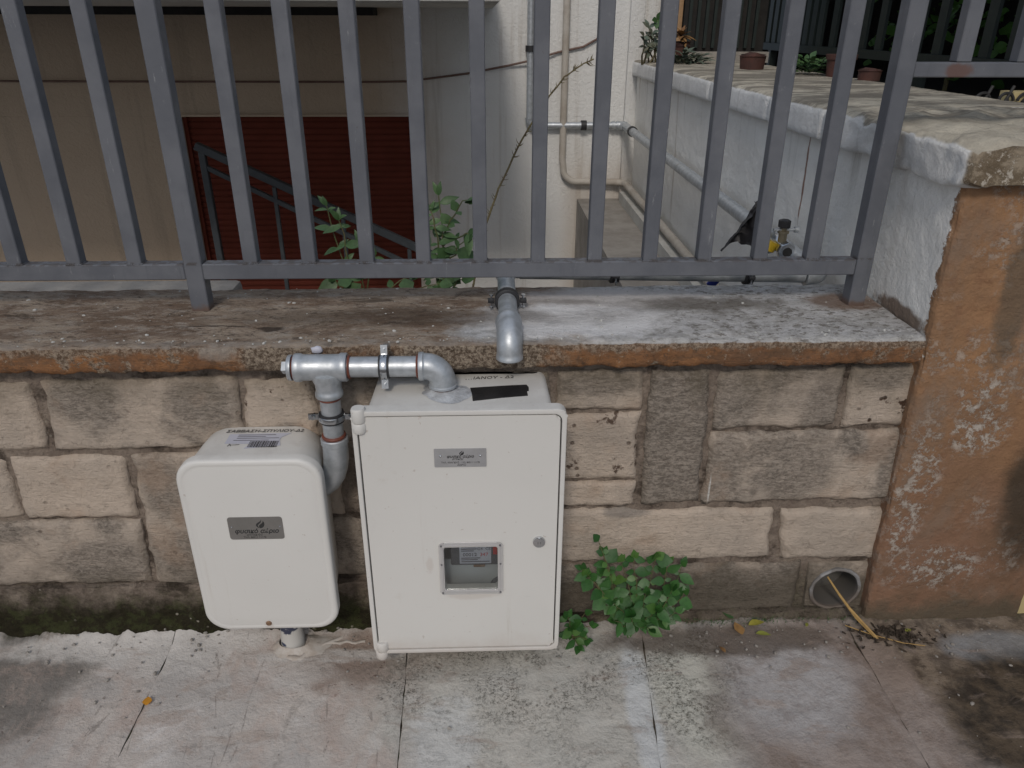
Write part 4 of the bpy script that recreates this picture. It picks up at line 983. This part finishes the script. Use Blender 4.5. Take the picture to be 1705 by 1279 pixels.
# ------------------------------------------------------------------ small service cabinet
sc = thing('gas_service_box', 'small cream gas box with rounded corners and dull grey plate, left of big cabinet', 'cabinet', (-.495, -.075, .13))
def smallbody():
    bm = bmesh.new(); rings = []
    for (y, ins) in ((-.128, .006), (-.10, .007), (-.05, .010), (-.012, .014), (-.002, .024)):
        lp = rrect(-.640+ins, .140+ins, -.352-ins, .5815, .050, 8); rings.append([bm.verts.new((p[0], y, p[1])) for p in lp])
    n = len(rings[0])
    for a, b in zip(rings, rings[1:]):
        for i in range(n): bm.faces.new((a[i], a[(i+1) % n], b[(i+1) % n], b[i]))
    bm.faces.new(rings[-1]); bm.faces.new(rings[0][::-1]); bm_link('body', bm, 'plastic', sc, 40)
smallbody()
def lid():
    bm = bmesh.new(); rings = []
    for (y, ins) in ((-.122, .003), (-.124, .0), (-.142, .0), (-.1468, .0015), (-.149, .0050), (-.1498, .0105), (-.1492, .0125), (-.1490, .0140), (-.1496, .0165)):
        lp = rrect(-.646+ins, .131+ins, -.346-ins, .584-ins, .052-ins*.6, 10); rings.append([bm.verts.new((p[0], y, p[1])) for p in lp])
    n = len(rings[0])
    for a, b in zip(rings, rings[1:]):
        for i in range(n): bm.faces.new((a[i], a[(i+1) % n], b[(i+1) % n], b[i]))
    bm.faces.new(rings[-1]); bm.faces.new(rings[0][::-1]); bm_link('lid', bm, 'plastic', sc, 50)
lid()
YS = -.1499
pl = prism('logo_plate', rrect(-.5555, .3875, -.440, .4450, .006, 3), YS-.0006, YS+.0012, 'plate_dark', sc)
sub(text('lettering', 'φυσικό αέριο', .0150, 'ink', None, front_m(-.4975, YS-.0007, .4085), shear=.25, bold=.0004, sx=1.0), pl, sc)
sub(text('lettering', 'αττικής', .0075, 'ink', None, front_m(-.503, YS-.0007, .3995), shear=.25, sx=1.3), pl, sc)
sub(text('lettering', 'ΤΗΛ: 80011 11178', .0062, 'ink', None, front_m(-.503, YS-.0007, .3928)), pl, sc)
flame(-.488, .4165, .0185, YS-.0006, 'ink', pl, sc)
for x in (-.5485, -.4465):
    sub(sweep('rivet', [(x, YS-.0020, .420), (x, YS-.0020, .420), (x, YS-.0014, .420), (x, YS-.0006, .420)], [.0003, .0010, .0016, .0018], 'chrome', None, 10), pl, sc)
sweep('lid_bolt', [(-.506, YS-.0022, .151), (-.506, YS-.0022, .151), (-.506, YS-.0012, .151), (-.506, YS+.001, .151)], [.0004, .0056, .0066, .0068], 'bolt', sc, 16)
ZT = .5824
lb = prism('paper_label', [(-.560, -.036), (-.428, -.033), (-.446, -.052), (-.447, -.062), (-.440, -.086), (-.514, -.098), (-.506, -.078), (-.560, -.076)], ZT-.0001, ZT+.0004, 'paper', sc, 'z')
for i, (y, x0, x1) in enumerate(((-.041, -.54, -.46), (-.048, -.54, -.48), (-.055, -.54, -.45), (-.064, -.545, -.47))):
    sub(box('printed_line', (x0, y-.001, ZT+.0005), (x1, y+.001, ZT+.0008), 'greyprint', None), lb, sc)
random.seed(4); x = -.508; bars = bmesh.new()
while x < -.446:
    w_ = random.choice([.0011, .0018, .0028]); box_bm(bars, (x, -.094, ZT+.0005), (x+w_, -.068, ZT+.0008)); x += w_+random.choice([.0008, .0014])
sub(bm_link('barcode', bars, 'ink', None), lb, sc)
sub(text('pen_mark', 'ʌ—', .016, 'ink', None, top_m(-.540, -.082, ZT+.0006, 6)), lb, sc)
text('pen_writing', 'ΣΑΒΒΑΣΗ-ΣΠΥΛΙΟΥ-Δ2', .0155, 'ink', sc, top_m(-.488, -.0240, ZT+.0006, 0), shear=.15, sx=.98)
# wax-paint splash on the right rear corner
# pipe stub from the box into the ground
stb = thing('ground_pipe_stub', 'short whitewashed pipe stub with flaked blue paint, rising from the pavement under the small box', 'pipe', (-.487, -.062, 0))
M = Mat('whitewashed_pipe', .75); c = M.mix(M.mr(M.ma('ADD', M.z, M.ma('MULTIPLY', M.ma('SUBTRACT', M.noise(40, 6, .7), .5), .12)), .058, .064), (.50, .49, .46), (.035, .04, .07))
c = M.mix(M.blob((-.505, -.09, .02), (.008, .03, .005), .4, 60), c, (.04, .05, .09)); MT['stub'] = M.col(c)
sweep('stub', [(-.487, -.060, .145), (-.487, -.060, .05), (-.487, -.061, .012), (-.487, -.062, -.01)], [.026, .0265, .029, .033], 'stub', stb, 26)
def collar(u_, v_):
    a = 2*PI*u_; rr = .030+v_*(.022+.018*max(0, math.cos(a-.2))+.012*fnoise((math.cos(a), math.sin(a), 7), 1.6, 4))
    return Vector((-.482+rr*math.cos(a)*1.25, -.068+rr*math.sin(a)*.8, .001+.015*(1-v_)**1.5+.0015*fnoise((a, v_, 1), 6)))
M = Mat('cement_smear', .85); MT['smear'] = M.col(M.mix(M.mr(M.noise(40, 6, .7), .35, .65), (.50, .47, .43), (.40, .35, .30)))
grid('cement_collar', collar, 60, 8, 'smear', stb)
def ropefn(pts, name, wd):
    bm = bmesh.new(); sweep_bm(bm, pts, [wd*(.6+.5*abs(fnoise((i, 0, 0), .7, 2))) for i in range(len(pts))], 8)
    for v in bm.verts: v.co.z = .002+(v.co.z)*.55; v.co += Vector((.004*fnoise(v.co, 30, 3), .004*fnoise(v.co+Vector((3, 0, 0)), 30, 3), 0))
    return bm_link(name, bm, 'smear', stb, 60)
ropefn([(-.49+.008*i, -.105+.004*i*(1 if i > 4 else 0)-.0045*max(0, 4-abs(i-4))*.3, 0) for i in range(0, 17)], 'cement_smear', .010)
ropefn([(-.40+.006*i, -.062+.002*math.sin(i), 0) for i in range(0, 16)], 'cement_smear', .006)

# ------------------------------------------------------------------ foliage
def leaf_mesh(name, L=1, W=.62, fold=.18, tip=.12, serr=.0):
    # ovate blade along +Y, midrib valley, pointed tip
    prof_ = [(0, .0), (.08, .34), (.22, .78), (.38, 1.0), (.55, .93), (.72, .66), (.86, .36), (1, 0)]
    vs = []; fs = []
    for i, (t, w_) in enumerate(prof_):
        y = t*L; hw_ = w_*W*.5*L; zc = -.25*L*t*t*tip*4
        j = serr*((i % 2)*2-1)
        if w_ == 0: vs.append((0, y, zc))
        else: vs += [(-hw_*(1+j), y, zc+fold*hw_), (0, y, zc), (hw_*(1+j), y, zc+fold*hw_)]
    fs += [(0, 2, 1), (0, 3, 2)]
    for i in range(5):
        a = 1+3*i; fs += [(a, a+1, a+4, a+3), (a+1, a+2, a+5, a+4)]
    e = len(vs)-1; a = 16; fs += [(a, a+1, e), (a+1, a+2, e)]
    me = bpy.data.meshes.new(name); me.from_pydata(vs, [], fs)
    for p in me.polygons: p.use_smooth = True
    me.update(); return me
LM = leaf_mesh('leaf_ovate'); LM2 = leaf_mesh('leaf_long', W=.42, fold=.25, tip=.3); LM3 = leaf_mesh('leaf_round', W=.85, fold=.1, tip=.1, serr=.05)
leaf_cache = {}
def leaf(parent, root, p, d, up, size, mesh, mat, name='leaf'):
    key = (mesh.name, mat)
    if key not in leaf_cache:
        me = mesh.copy(); me.materials.clear(); me.materials.append(MT[mat]); leaf_cache[key] = me
    o = bpy.data.objects.new(name, leaf_cache[key]); C.objects.link(o)
    d = Vector(d).normalized(); up = Vector(up); up = (up-d*up.dot(d)); up = up.normalized() if up.length > 1e-4 else Vector((0, 0, 1)); x = d.cross(up)
    m_ = Matrix((x, d, up)).transposed().to_4x4(); m_ = m_ @ Matrix.Scale(size, 4); m_.translation = Vector(p)
    o.parent = parent; o.matrix_parent_inverse = Matrix.Translation(-Vector(root.location)); o.matrix_basis = m_
    return o
def stem_path(a, b, sag=(0, 0, 0), n=7, wob=.006, seed=0):
    a, b, sag = Vector(a), Vector(b), Vector(sag)
    return [a.lerp(b, t)+sag*4*t*(1-t)+Vector((wob*fnoise((t*3, seed, 0), 1), wob*fnoise((t*3, seed, 5), 1), wob*fnoise((t*3, seed, 9), 1))) for t in [k/(n-1) for k in range(n)]]
def leafy_stem(root, pts, lsize, step, mesh, mat, young=None, rad=.0016, facing=Vector((0, -1, .7)), stemmat='stemgreen', droop=.2):
    sweep('stem', pts, [rad*(1-.6*i/len(pts)) for i in range(len(pts))], stemmat, root, 6)
    L = 0; acc = 0; k = 0
    for a, b in zip(pts, pts[1:]):
        sl = (b-a).length; 
        while acc < sl:
            p = a.lerp(b, acc/sl); t = (b-a).normalized(); s_ = (L+acc)
            for side in (1, -1):
                az = t.cross(facing).normalized()*side
                d = (az*1.0+t*random.uniform(.1, .6)+Vector((random.uniform(-.4, .4), random.uniform(-.6, .2), random.uniform(-.3-droop, .4-droop))))
                leaf(root, root, p, d, facing+Vector((random.uniform(-.7, .7), random.uniform(-.4, .4), random.uniform(-.3, .7))), lsize*random.choice((.55, .8, 1, 1.25))*random.uniform(.9, 1.1), mesh, 'leafyoung' if (mat == 'leaf' and random.random() < .14) else mat)
            acc += step*random.uniform(.8, 1.2); k += 1
        acc -= sl; L += sl
    for q in range(3):
        d = (pts[-1]-pts[-2]).normalized()+Vector((random.uniform(-.8, .8), random.uniform(-.7, .1), random.uniform(-.3, .6)))
        leaf(root, root, pts[-1], d, facing+Vector((0, 0, .5)), lsize*random.uniform(.6, .95), mesh, young or mat)
random.seed(21)
wd = thing('wall_weed', 'leafy green weed growing from the wall foot just right of the large cabinet', 'plant', (.38, -.03, .0))
for i, (bx, tx, ty, tz) in enumerate(((.36, .258, -.05, .288), (.35, .27, -.05, .245), (.35, .222, -.06, .215), (.35, .235, -.06, .19), (.37, .315, -.05, .225), (.38, .345, -.06, .245), (.385, .39, -.07, .25), (.40, .425, -.07, .235), (.41, .462, -.06, .215),
        (.41, .470, -.07, .145), (.39, .45, -.09, .10), (.38, .40, -.10, .12), (.37, .34, -.10, .10), (.36, .30, -.07, .12), (.37, .37, -.10, .17), (.40, .44, -.08, .17), (.36, .30, -.09, .08), (.375, .39, -.11, .07), (.36, .275, -.05, .19))):
    pts = stem_path((bx+random.uniform(-.01, .01), -.025, .005), (tx, ty, tz), (0, -.015, .01), 7, .008, i)
    leafy_stem(wd, pts, .031, .034, LM if i % 3 else LM3, 'leaf', 'leafyoung' if i in (4, 5, 6, 3, 7) else 'leaf')
wd2 = thing('wall_weed', 'small dark weed sprouting at the bottom right corner of the large cabinet', 'plant', (.20, -.07, .0))
for i, (tx, ty, tz) in enumerate(((.232, -.08, .095), (.195, -.09, .06), (.235, -.10, .03), (.215, -.11, .02), (.19, -.08, .085), (.245, -.08, .055))):
    leafy_stem(wd2, stem_path((.205, -.065, .0), (tx, ty, tz), (0, 0, .008), 5, .005, 40+i), .030, .03, LM, 'leaf')
# plants in the areaway seen through the rails
random.seed(5)
v1 = thing('areaway_shrub', 'leafy shrub shoot in front of the red shutter, seen between the railing bars', 'plant', (-.33, .62, -.2))
for i, (a, b) in enumerate((((-.36, .62, .45), (-.43, .60, .935)), ((-.36, .62, .5), (-.35, .60, .83)), ((-.37, .62, .6), (-.40, .59, .90)), ((-.36, .6, .6), (-.31, .58, .80)), ((-.36, .6, .6), (-.22, .58, .74)), ((-.36, .6, .6), (-.13, .56, .725)), ((-.37, .6, .6), (-.42, .56, .735)))):
    leafy_stem(v1, stem_path(a, b, (0, -.01, .02), 7, .01, 60+i), .046, .05, LM2 if i < 4 else LM3, 'leafdark', rad=.003)
v2 = thing('areaway_shrub', 'tall shrub shoot with drooping compound leaves against the white house wall, behind the centre bars', 'plant', (-.1, .6, -.2))
for i, (a, b) in enumerate((((-.11, .60, .4), (-.125, .58, .965)), ((-.12, .6, .85), (-.05, .56, .96)), ((-.12, .6, .82), (-.035, .56, .86)), ((-.12, .6, .75), (-.06, .57, .84)), ((-.12, .6, .75), (-.15, .57, .93)), ((-.12, .6, .7), (-.05, .57, .79)), ((-.12, .6, .65), (-.16, .57, .82)), ((-.12, .6, .65), (-.07, .56, .735)))):
    leafy_stem(v2, stem_path(a, b, (0, -.01, .015), 7, .01, 80+i), .046, .045, LM3 if i % 2 else LM2, 'leafdark', rad=.003)
# thorny dry climber across the house wall
tv = thing('thorny_bramble', 'long arching thorny bramble stem crossing the pale house wall behind the railing', 'plant', (.1, 2.0, -.2))
bp = [Vector(p) for p in ((-.02, 2.5, -.58), (-0.078, 2.5, 0.044), (0.005, 2.5, 0.42), (0.07, 2.5, 0.599), (0.168, 2.5, 0.809), (0.266, 2.5, 0.968), (0.324, 2.5, 1.052), (0.396, 2.5, 1.141), (0.468, 2.5, 1.19), (0.534, 2.5, 1.225))]
fine = [bp[i].lerp(bp[i+1], k/4) for i in range(len(bp)-1) for k in range(4)]+[bp[-1]]
fine = [p+Vector((.004*fnoise(p, 20), 0, .004*fnoise(p+Vector((2, 2, 2)), 20))) for p in fine]
sweep('stem', fine, [.0062-.0030*i/len(fine) for i in range(len(fine))], 'stemdry', tv, 7)
bm = bmesh.new(); random.seed(3)
for i in range(90):
    k = random.randrange(len(fine)-1); p = fine[k].lerp(fine[k+1], random.random()); a = random.random()*2*PI
    t = (fine[k+1]-fine[k]).normalized(); s_ = t.orthogonal().normalized(); d = Matrix.Rotation(a, 3, t) @ s_; d = (d+t*.5).normalized(); L_ = random.uniform(.015, .04)
    sweep_bm(bm, [p, p+d*L_*.6, p+d*L_+t*L_*.2], [.0024, .0017, .0004], 5)
bm_link('thorns', bm, 'stemdry', tv)['kind'] = 'stuff'
# succulents at the far end of the side wall
random.seed(9)
su = thing('succulent_clump', 'clump of scraggly grey-green succulents at the far end of the side wall cap', 'plant', (.99, 3.0, 1.17))
for i in range(11):
    bx = random.uniform(.88, 1.0); tx = bx+random.uniform(-.07, .05); tz = random.uniform(1.24, 1.36)
    pts = stem_path((bx, 3.1+random.uniform(-.1, .1), 1.165), (tx, 3.05, tz), (0, 0, .01), 6, .015, 100+i)
    sweep('stem', pts, [.006-.0007*k for k in range(6)], 'stemdry', su, 6)
    for q in range(8):
        d = Vector((random.uniform(-1, 1), random.uniform(-1, .3), random.uniform(-.3, 1)))
        leaf(su, su, pts[random.choice((3, 4, 5, 5, 5))], d, (0, -1, .5), random.uniform(.03, .055), LM2, 'leafgrey')
pts = stem_path((.93, 3.1, 1.17), (.945, 3.05, 1.39), (.03, 0, 0), 6, .01, 130); sweep('stem', pts, .005, 'stemdry', su, 6)
for q in range(9): leaf(su, su, pts[-1], (random.uniform(-1, 1), -.4, random.uniform(-1, 1)), (0, -1, .3), .055, LM, 'leafdark')
for q in range(130):
    a = random.random()*2*PI; rr = random.uniform(0, .10)
    leaf(su, su, (1.10+rr*math.cos(a)*1.1, 3.0+rr*math.sin(a), 1.175+random.uniform(0, .06)*(1-rr*5)), (math.cos(a), math.sin(a)-.3, random.uniform(.0, 1.2)), (0, -.2, 1), random.uniform(.04, .075), LM2, 'leafgrey')
def pot(name, label, c, rt, rb, h, group=None, mat='terracotta'):
    t = thing(name, label, 'flower pot', c, group); c = Vector(c)
    bm = bmesh.new()
    sweep_bm(bm, [c, c, c+Z_*(h*.78), c+Z_*(h*.78), c+Z_*h, c+Z_*h, c+Z_*(h*.86)], [rb*.2, rb, rt*.93, rt*1.02, rt*1.04, rt*.92, rt*.88], 24)
    bm_link('pot', bm, mat, t, 40)
    sweep('soil', [c+Z_*h*.85, c+Z_*h*.88], [rt*.87, rt*.87], 'soil', t, 20); return t
g_ = 'terracotta pots on the side wall'
p1 = pot('flower_pot', 'small terracotta pot half hidden in the succulents on the far cap', (1.10, 3.12, 1.175), .06, .04, .11, g_)
p2 = pot('flower_pot', 'low square-set terracotta pot on the cap behind the third railing bar from the right', (1.29, 2.42, 1.181), .066, .055, .075, g_)
p3 = pot('flower_pot', 'wide terracotta pot on the cap left of the scrolled ironwork', (1.475, 1.86, 1.184), .06, .05, .085, g_)
p4 = pot('flower_pot', 'dark reddish pot on the cap edge beside the scrolled ironwork', (1.49, 1.62, 1.186), .045, .04, .045, g_)
random.seed(8)
for q in range(24): leaf(p1, p1, (1.10, 3.12, 1.31), (random.uniform(-1, 1), random.uniform(-1, .4), random.uniform(-.2, 1)), (0, -.2, 1), random.uniform(.05, .09), LM2, 'leafdry')
fp = thing('trailing_plant', 'low fern-like green plant resting on the cap between two terracotta pots', 'plant', (1.40, 2.0, 1.185))
for q in range(120):
    a = random.random()*2*PI; rr = random.uniform(0, .075)
    leaf(fp, fp, (1.40+rr*math.cos(a), 2.0+rr*math.sin(a)*1.5, 1.188+random.uniform(0, .06)), (math.cos(a), math.sin(a)-.5, random.uniform(-.1, .9)), (0, -.3, 1), random.uniform(.022, .045), LM, 'leafdark')

# ------------------------------------------------------------------ neighbour's veranda to the right
vr = thing('veranda_railing', 'dark green veranda railing with closely set flat bars beyond the side wall', 'railing', (2.0, 3, 1.2))
pA, pB = Vector((2.09, .4, 0)), Vector((1.72, 5.2, 0)); D_ = (pB-pA); Lr = D_.length; D_.normalize(); ang = math.atan2(D_.y, D_.x)
def along_box(name, s0, s1, w_, z0, z1, mat, parent, off=0):
    bm = bmesh.new(); box_bm(bm, (s0, -w_/2+off, z0), (s1, w_/2+off, z1)); bm.transform(Matrix.Translation(pA) @ Matrix.Rotation(ang, 4, 'Z')); return bm_link(name, bm, mat, parent)
along_box('bottom_rail', 0, Lr, .045, 1.222, 1.262, 'greenpaint', vr); along_box('top_rail', 0, Lr, .05, 1.98, 2.02, 'greenpaint', vr)
s_ = .06
while s_ < Lr-.03:
    along_box('bar', s_, s_+.055, .016, 1.2625, 1.9795, 'greenpaint', vr); s_ += .155 if s_ < 2.6 else .085
for s_ in (.0, 1.7, 3.3, 4.7): along_box('post', s_+.001, s_+.04, .042, 1.0, 1.2215, 'greenpaint', vr)
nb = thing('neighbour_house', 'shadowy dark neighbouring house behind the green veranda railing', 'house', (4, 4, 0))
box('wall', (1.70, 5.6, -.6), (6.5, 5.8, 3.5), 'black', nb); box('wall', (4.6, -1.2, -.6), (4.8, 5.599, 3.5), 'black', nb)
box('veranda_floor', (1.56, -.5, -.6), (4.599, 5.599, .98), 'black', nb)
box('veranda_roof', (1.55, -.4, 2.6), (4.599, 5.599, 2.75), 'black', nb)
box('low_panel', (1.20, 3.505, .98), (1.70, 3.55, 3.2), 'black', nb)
for i in range(9): box('louvre', (1.225+.05*i, 3.485, 1.24), (1.243+.05*i, 3.504, 3.0), 'greenpaint', nb)
box('sill', (1.195, 3.44, 1.16), (1.72, 3.503, 1.22), 'concrete', nb)
box('plinth', (1.549, 1.3, .98), (1.70, 3.4, 1.13), 'yellowwall', nb)
yw = box('yellow_garden_wall', (3.3, 1.9, .0), (3.42, 3.3, 1.50), 'yellowwall'); tag(yw, 'strip of pale yellow garden wall seen through the green veranda bars', 'wall')
yw2 = box('yellow_garden_wall', (1.70, 1.05, .985), (1.95, 1.12, 1.19), 'yellowwall'); tag(yw2, 'low pale yellow wall end behind the scrolled ironwork above the cap', 'wall')
iw = thing('scroll_ironwork', 'black scrolled wrought iron above the side wall cap, against pale yellow', 'ironwork', (1.8, 1.0, 1.15))
def scroll(cx, cz, y, r_, turns, flip, th=.005):
    pts = []
    for k in range(26):
        t = k/25; a = t*turns*2*PI; rr = r_*(1-.8*t); pts.append((cx+flip*rr*math.cos(a), y, cz+rr*math.sin(a)))
    sweep('scroll', pts, th, 'ink', iw, 7)
for i in range(5): scroll(1.60+.07*i, 1.165, 1.04, .028, 1.2, 1 if i % 2 else -1); sweep('scroll', [(1.585+.07*i, 1.04, 1.12), (1.62+.07*i, 1.04, 1.21)], .005, 'ink', iw, 6)
for i in range(4): scroll(3.02, 1.22+.1*i, 2.3+.25*i, .05, 1.2, 1 if i % 2 else -1, .007)
sb = thing('garden_shrub', 'sunlit green garden shrub glimpsed through the veranda bars', 'shrub', (3.0, 3.6, 1.0))
random.seed(14)
for q in range(260): leaf(sb, sb, (3.0+random.gauss(0, .22), 3.7+random.gauss(0, .35), 1.4+random.gauss(0, .22)), (random.uniform(-1, 1), -1, random.uniform(-.6, .8)), (-.3, -1, .8), random.uniform(.05, .1), LM3, 'leafyoung')
sweep('stem', [(3.0, 3.7, .98), (3.0, 3.7, 1.4)], .015, 'stemdry', sb, 8)

# ------------------------------------------------------------------ tap and oddments behind the coping
tpn = thing('brass_valve', 'chrome and brass gas valve with a black lever behind the right end of the railing', 'valve', (.815, .56, .80))
sweep('valve_body', [(.822, .50, .826), (.822, .50, .826), (.822, .505, .826), (.822, .52, .827), (.822, .522, .827), (.823, .56, .829), (.823, .575, .829), (.824, .60, .829), (.826, .64, .829)], [.012, .0235, .0255, .0255, .019, .0195, .024, .024, .018], 'chrome', tpn, 8, smooth=20)
sweep('nozzle_bore', [(.822, .499, .826), (.822, .4995, .826)], [.013, .013], 'ink', tpn, 16)
sweep('neck', [(.820, .545, .842), (.820, .545, .866), (.820, .545, .867), (.820, .545, .874), (.820, .545, .875), (.820, .545, .888)], [.0115, .0115, .0155, .0155, .0085, .0085], 'brass', tpn, 6, smooth=20)
sweep('handle', [(.820, .545, .884), (.820, .545, .884), (.820, .545, .903), (.820, .545, .905)], [.004, .0165, .0165, .012], 'rubber', tpn, 6, smooth=20)
sweep('cross_pin', [(.792, .545, .877), (.858, .545, .877)], .0045, 'galv', tpn, 10); sweep('cross_pin', [(.850, .545, .877), (.860, .545, .877)], .0085, 'galv', tpn, 10)
sweep('side_pipe', [(.80, .60, .80), (.795, .60, .86)], .022, 'galv', tpn, 16)
yc = sweep('yellow_cap', [(.785, .56, .818), (.785, .56, .818), (.795, .56, .843), (.795, .56, .843)], [.003, .022, .024, .003], 'yellow', None, 18); tag(yc, 'small bright yellow plastic cap beside the brass valve', 'cap')
bgm = thing('black_bag', 'crumpled black plastic sheet draped beside the valve behind the railing', 'bag', (.71, .6, .78))
def bagfn(u_, v_):
    t = v_; x = .672+.085*t+(.09*(1-t)+.02)*u_; z = .80+.12*t+.02*math.sin(u_*3)
    return Vector((x+.008*fnoise((u_, v_, 1), 4, 2), .60+.03*math.sin(u_*5)+.02*fnoise((u_, v_, 4), 3, 2), z+.01*fnoise((u_, v_, 8), 4)))
grid('sheet', bagfn, 24, 24, 'bag', bgm, (0, .012, 0))
bc = box('blue_strap', (-.012, -.004, -.04), (.012, .004, .04), 'blue', None, .002); bc.location = (.643, .50, .762); bc.rotation_euler = (0, R(38), 0); tag(bc, 'short blue strap visible under the rail behind the coping', 'strap')

# ------------------------------------------------------------------ fallen leaves and straws
def floor_leaf(label, mat, p, az, size, mesh=LM, tilt=.15, curl=0, name='fallen_leaf'):
    me = mesh.copy(); me.materials.clear(); me.materials.append(MT[mat])
    o = bpy.data.objects.new(name, me); C.objects.link(o); o.location = p; o.rotation_euler = (tilt, curl, R(az)); o.scale = (size,)*3
    return tag(o, label, 'leaf', 'fallen leaves on the pavement')
floor_leaf('single orange leaf lying on the pavement left of the cabinets', 'leaforange', (-.774, -.245, .007), 10, .024, LM3)
floor_leaf('long yellow-green leaf at the wall foot beside the drain', 'leafyellow', (.655, -.045, .012), -70, .05, LM2)
floor_leaf('shorter yellow-green leaf crossing the curled brown one', 'leafyellow', (.665, -.072, .010), -95, .038, LM2, .2)
floor_leaf('broad curled olive leaf against the wall foot', 'leafdark', (.625, -.02, .012), 60, .042, LM, .5)
floor_leaf('curled brown dry leaf under the green ones', 'leafdry', (.630, -.075, .010), 20, .038, LM3, .35, .3)
floor_leaf('small tan leaf lying apart on the dark paving', 'leafdry', (.572, -.130, .007), 15, .026, LM2, .1)
floor_leaf('small yellow leaf under the pillar foot', 'leafyellow', (1.045, -.075, .010), -80, .018, LM)
floor_leaf('tiny yellow leaf fragment beside the drain mouth', 'leafyellow', (.80, -.055, .012), -30, .02, LM2)
st_ = thing('straw', 'thick yellow-brown straw leaning out of the drain hole onto the pavement', 'straw', (.9, -.05, .03), 'straws at the drain')
sweep('stalk', [(.868, .02, .108), (.892, -.016, .075), (.925, -.052, .036), (.962, -.100, .010)], [.0022, .0032, .0036, .0042], 'straw', st_, 7)
sweep('sheath', [(.888, -.006, .084), (.912, -.036, .052), (.955, -.092, .018), (.966, -.10, .010)], [.0008, .0035, .0030, .0012], 'straw', st_, 6)
st2 = sweep('straw', [(.90, -.055, .014), (.95, -.085, .012), (1.02, -.115, .010), (1.07, -.125, .009)], .0013, 'straw', None, 5); tag(st2, 'thin pale straw lying flat below the pillar', 'straw', 'straws at the drain')
random.seed(31)
bm = bmesh.new()
for i in range(420):
    x = random.choice([random.gauss(.68, .05), random.gauss(.60, .08), random.gauss(.98, .05), random.uniform(.3, 1.3)]); y = -.012-abs(random.gauss(0, .012)); z = .004
    h = random.uniform(.004, .014); d = Vector((random.uniform(-.6, .6), random.uniform(-.8, .1), 1)).normalized()
    s_ = Vector((1, 0, 0))*.0012; p = Vector((x, y, z)); a = [bm.verts.new(p-s_), bm.verts.new(p+s_), bm.verts.new(p+d*h)]; bm.faces.new(a)
o = bm_link('moss_tufts', bm, 'leafdark'); o['kind'] = 'stuff'; tag(o, 'tiny moss and grass tufts along the foot of the stone wall', 'moss')
bm = bmesh.new()
for i in range(190):
    x = random.gauss(1.0, .05); y = -.085+random.gauss(0, .018); s_ = random.uniform(.002, .007)
    mtx = Matrix.Translation((x, y, .006+random.uniform(0, .006))) @ Matrix.Rotation(random.random()*6, 4, (random.random(), random.random(), 1)) @ Matrix.Diagonal((s_*1.6, s_*.5, s_*.4, 1))
    bmesh.ops.create_icosphere(bm, subdivisions=1, radius=1, matrix=mtx)
o = bm_link('leaf_litter', bm, 'soil'); o['kind'] = 'stuff'; tag(o, 'dark clump of rotted leaf litter on the ground below the pillar', 'litter')
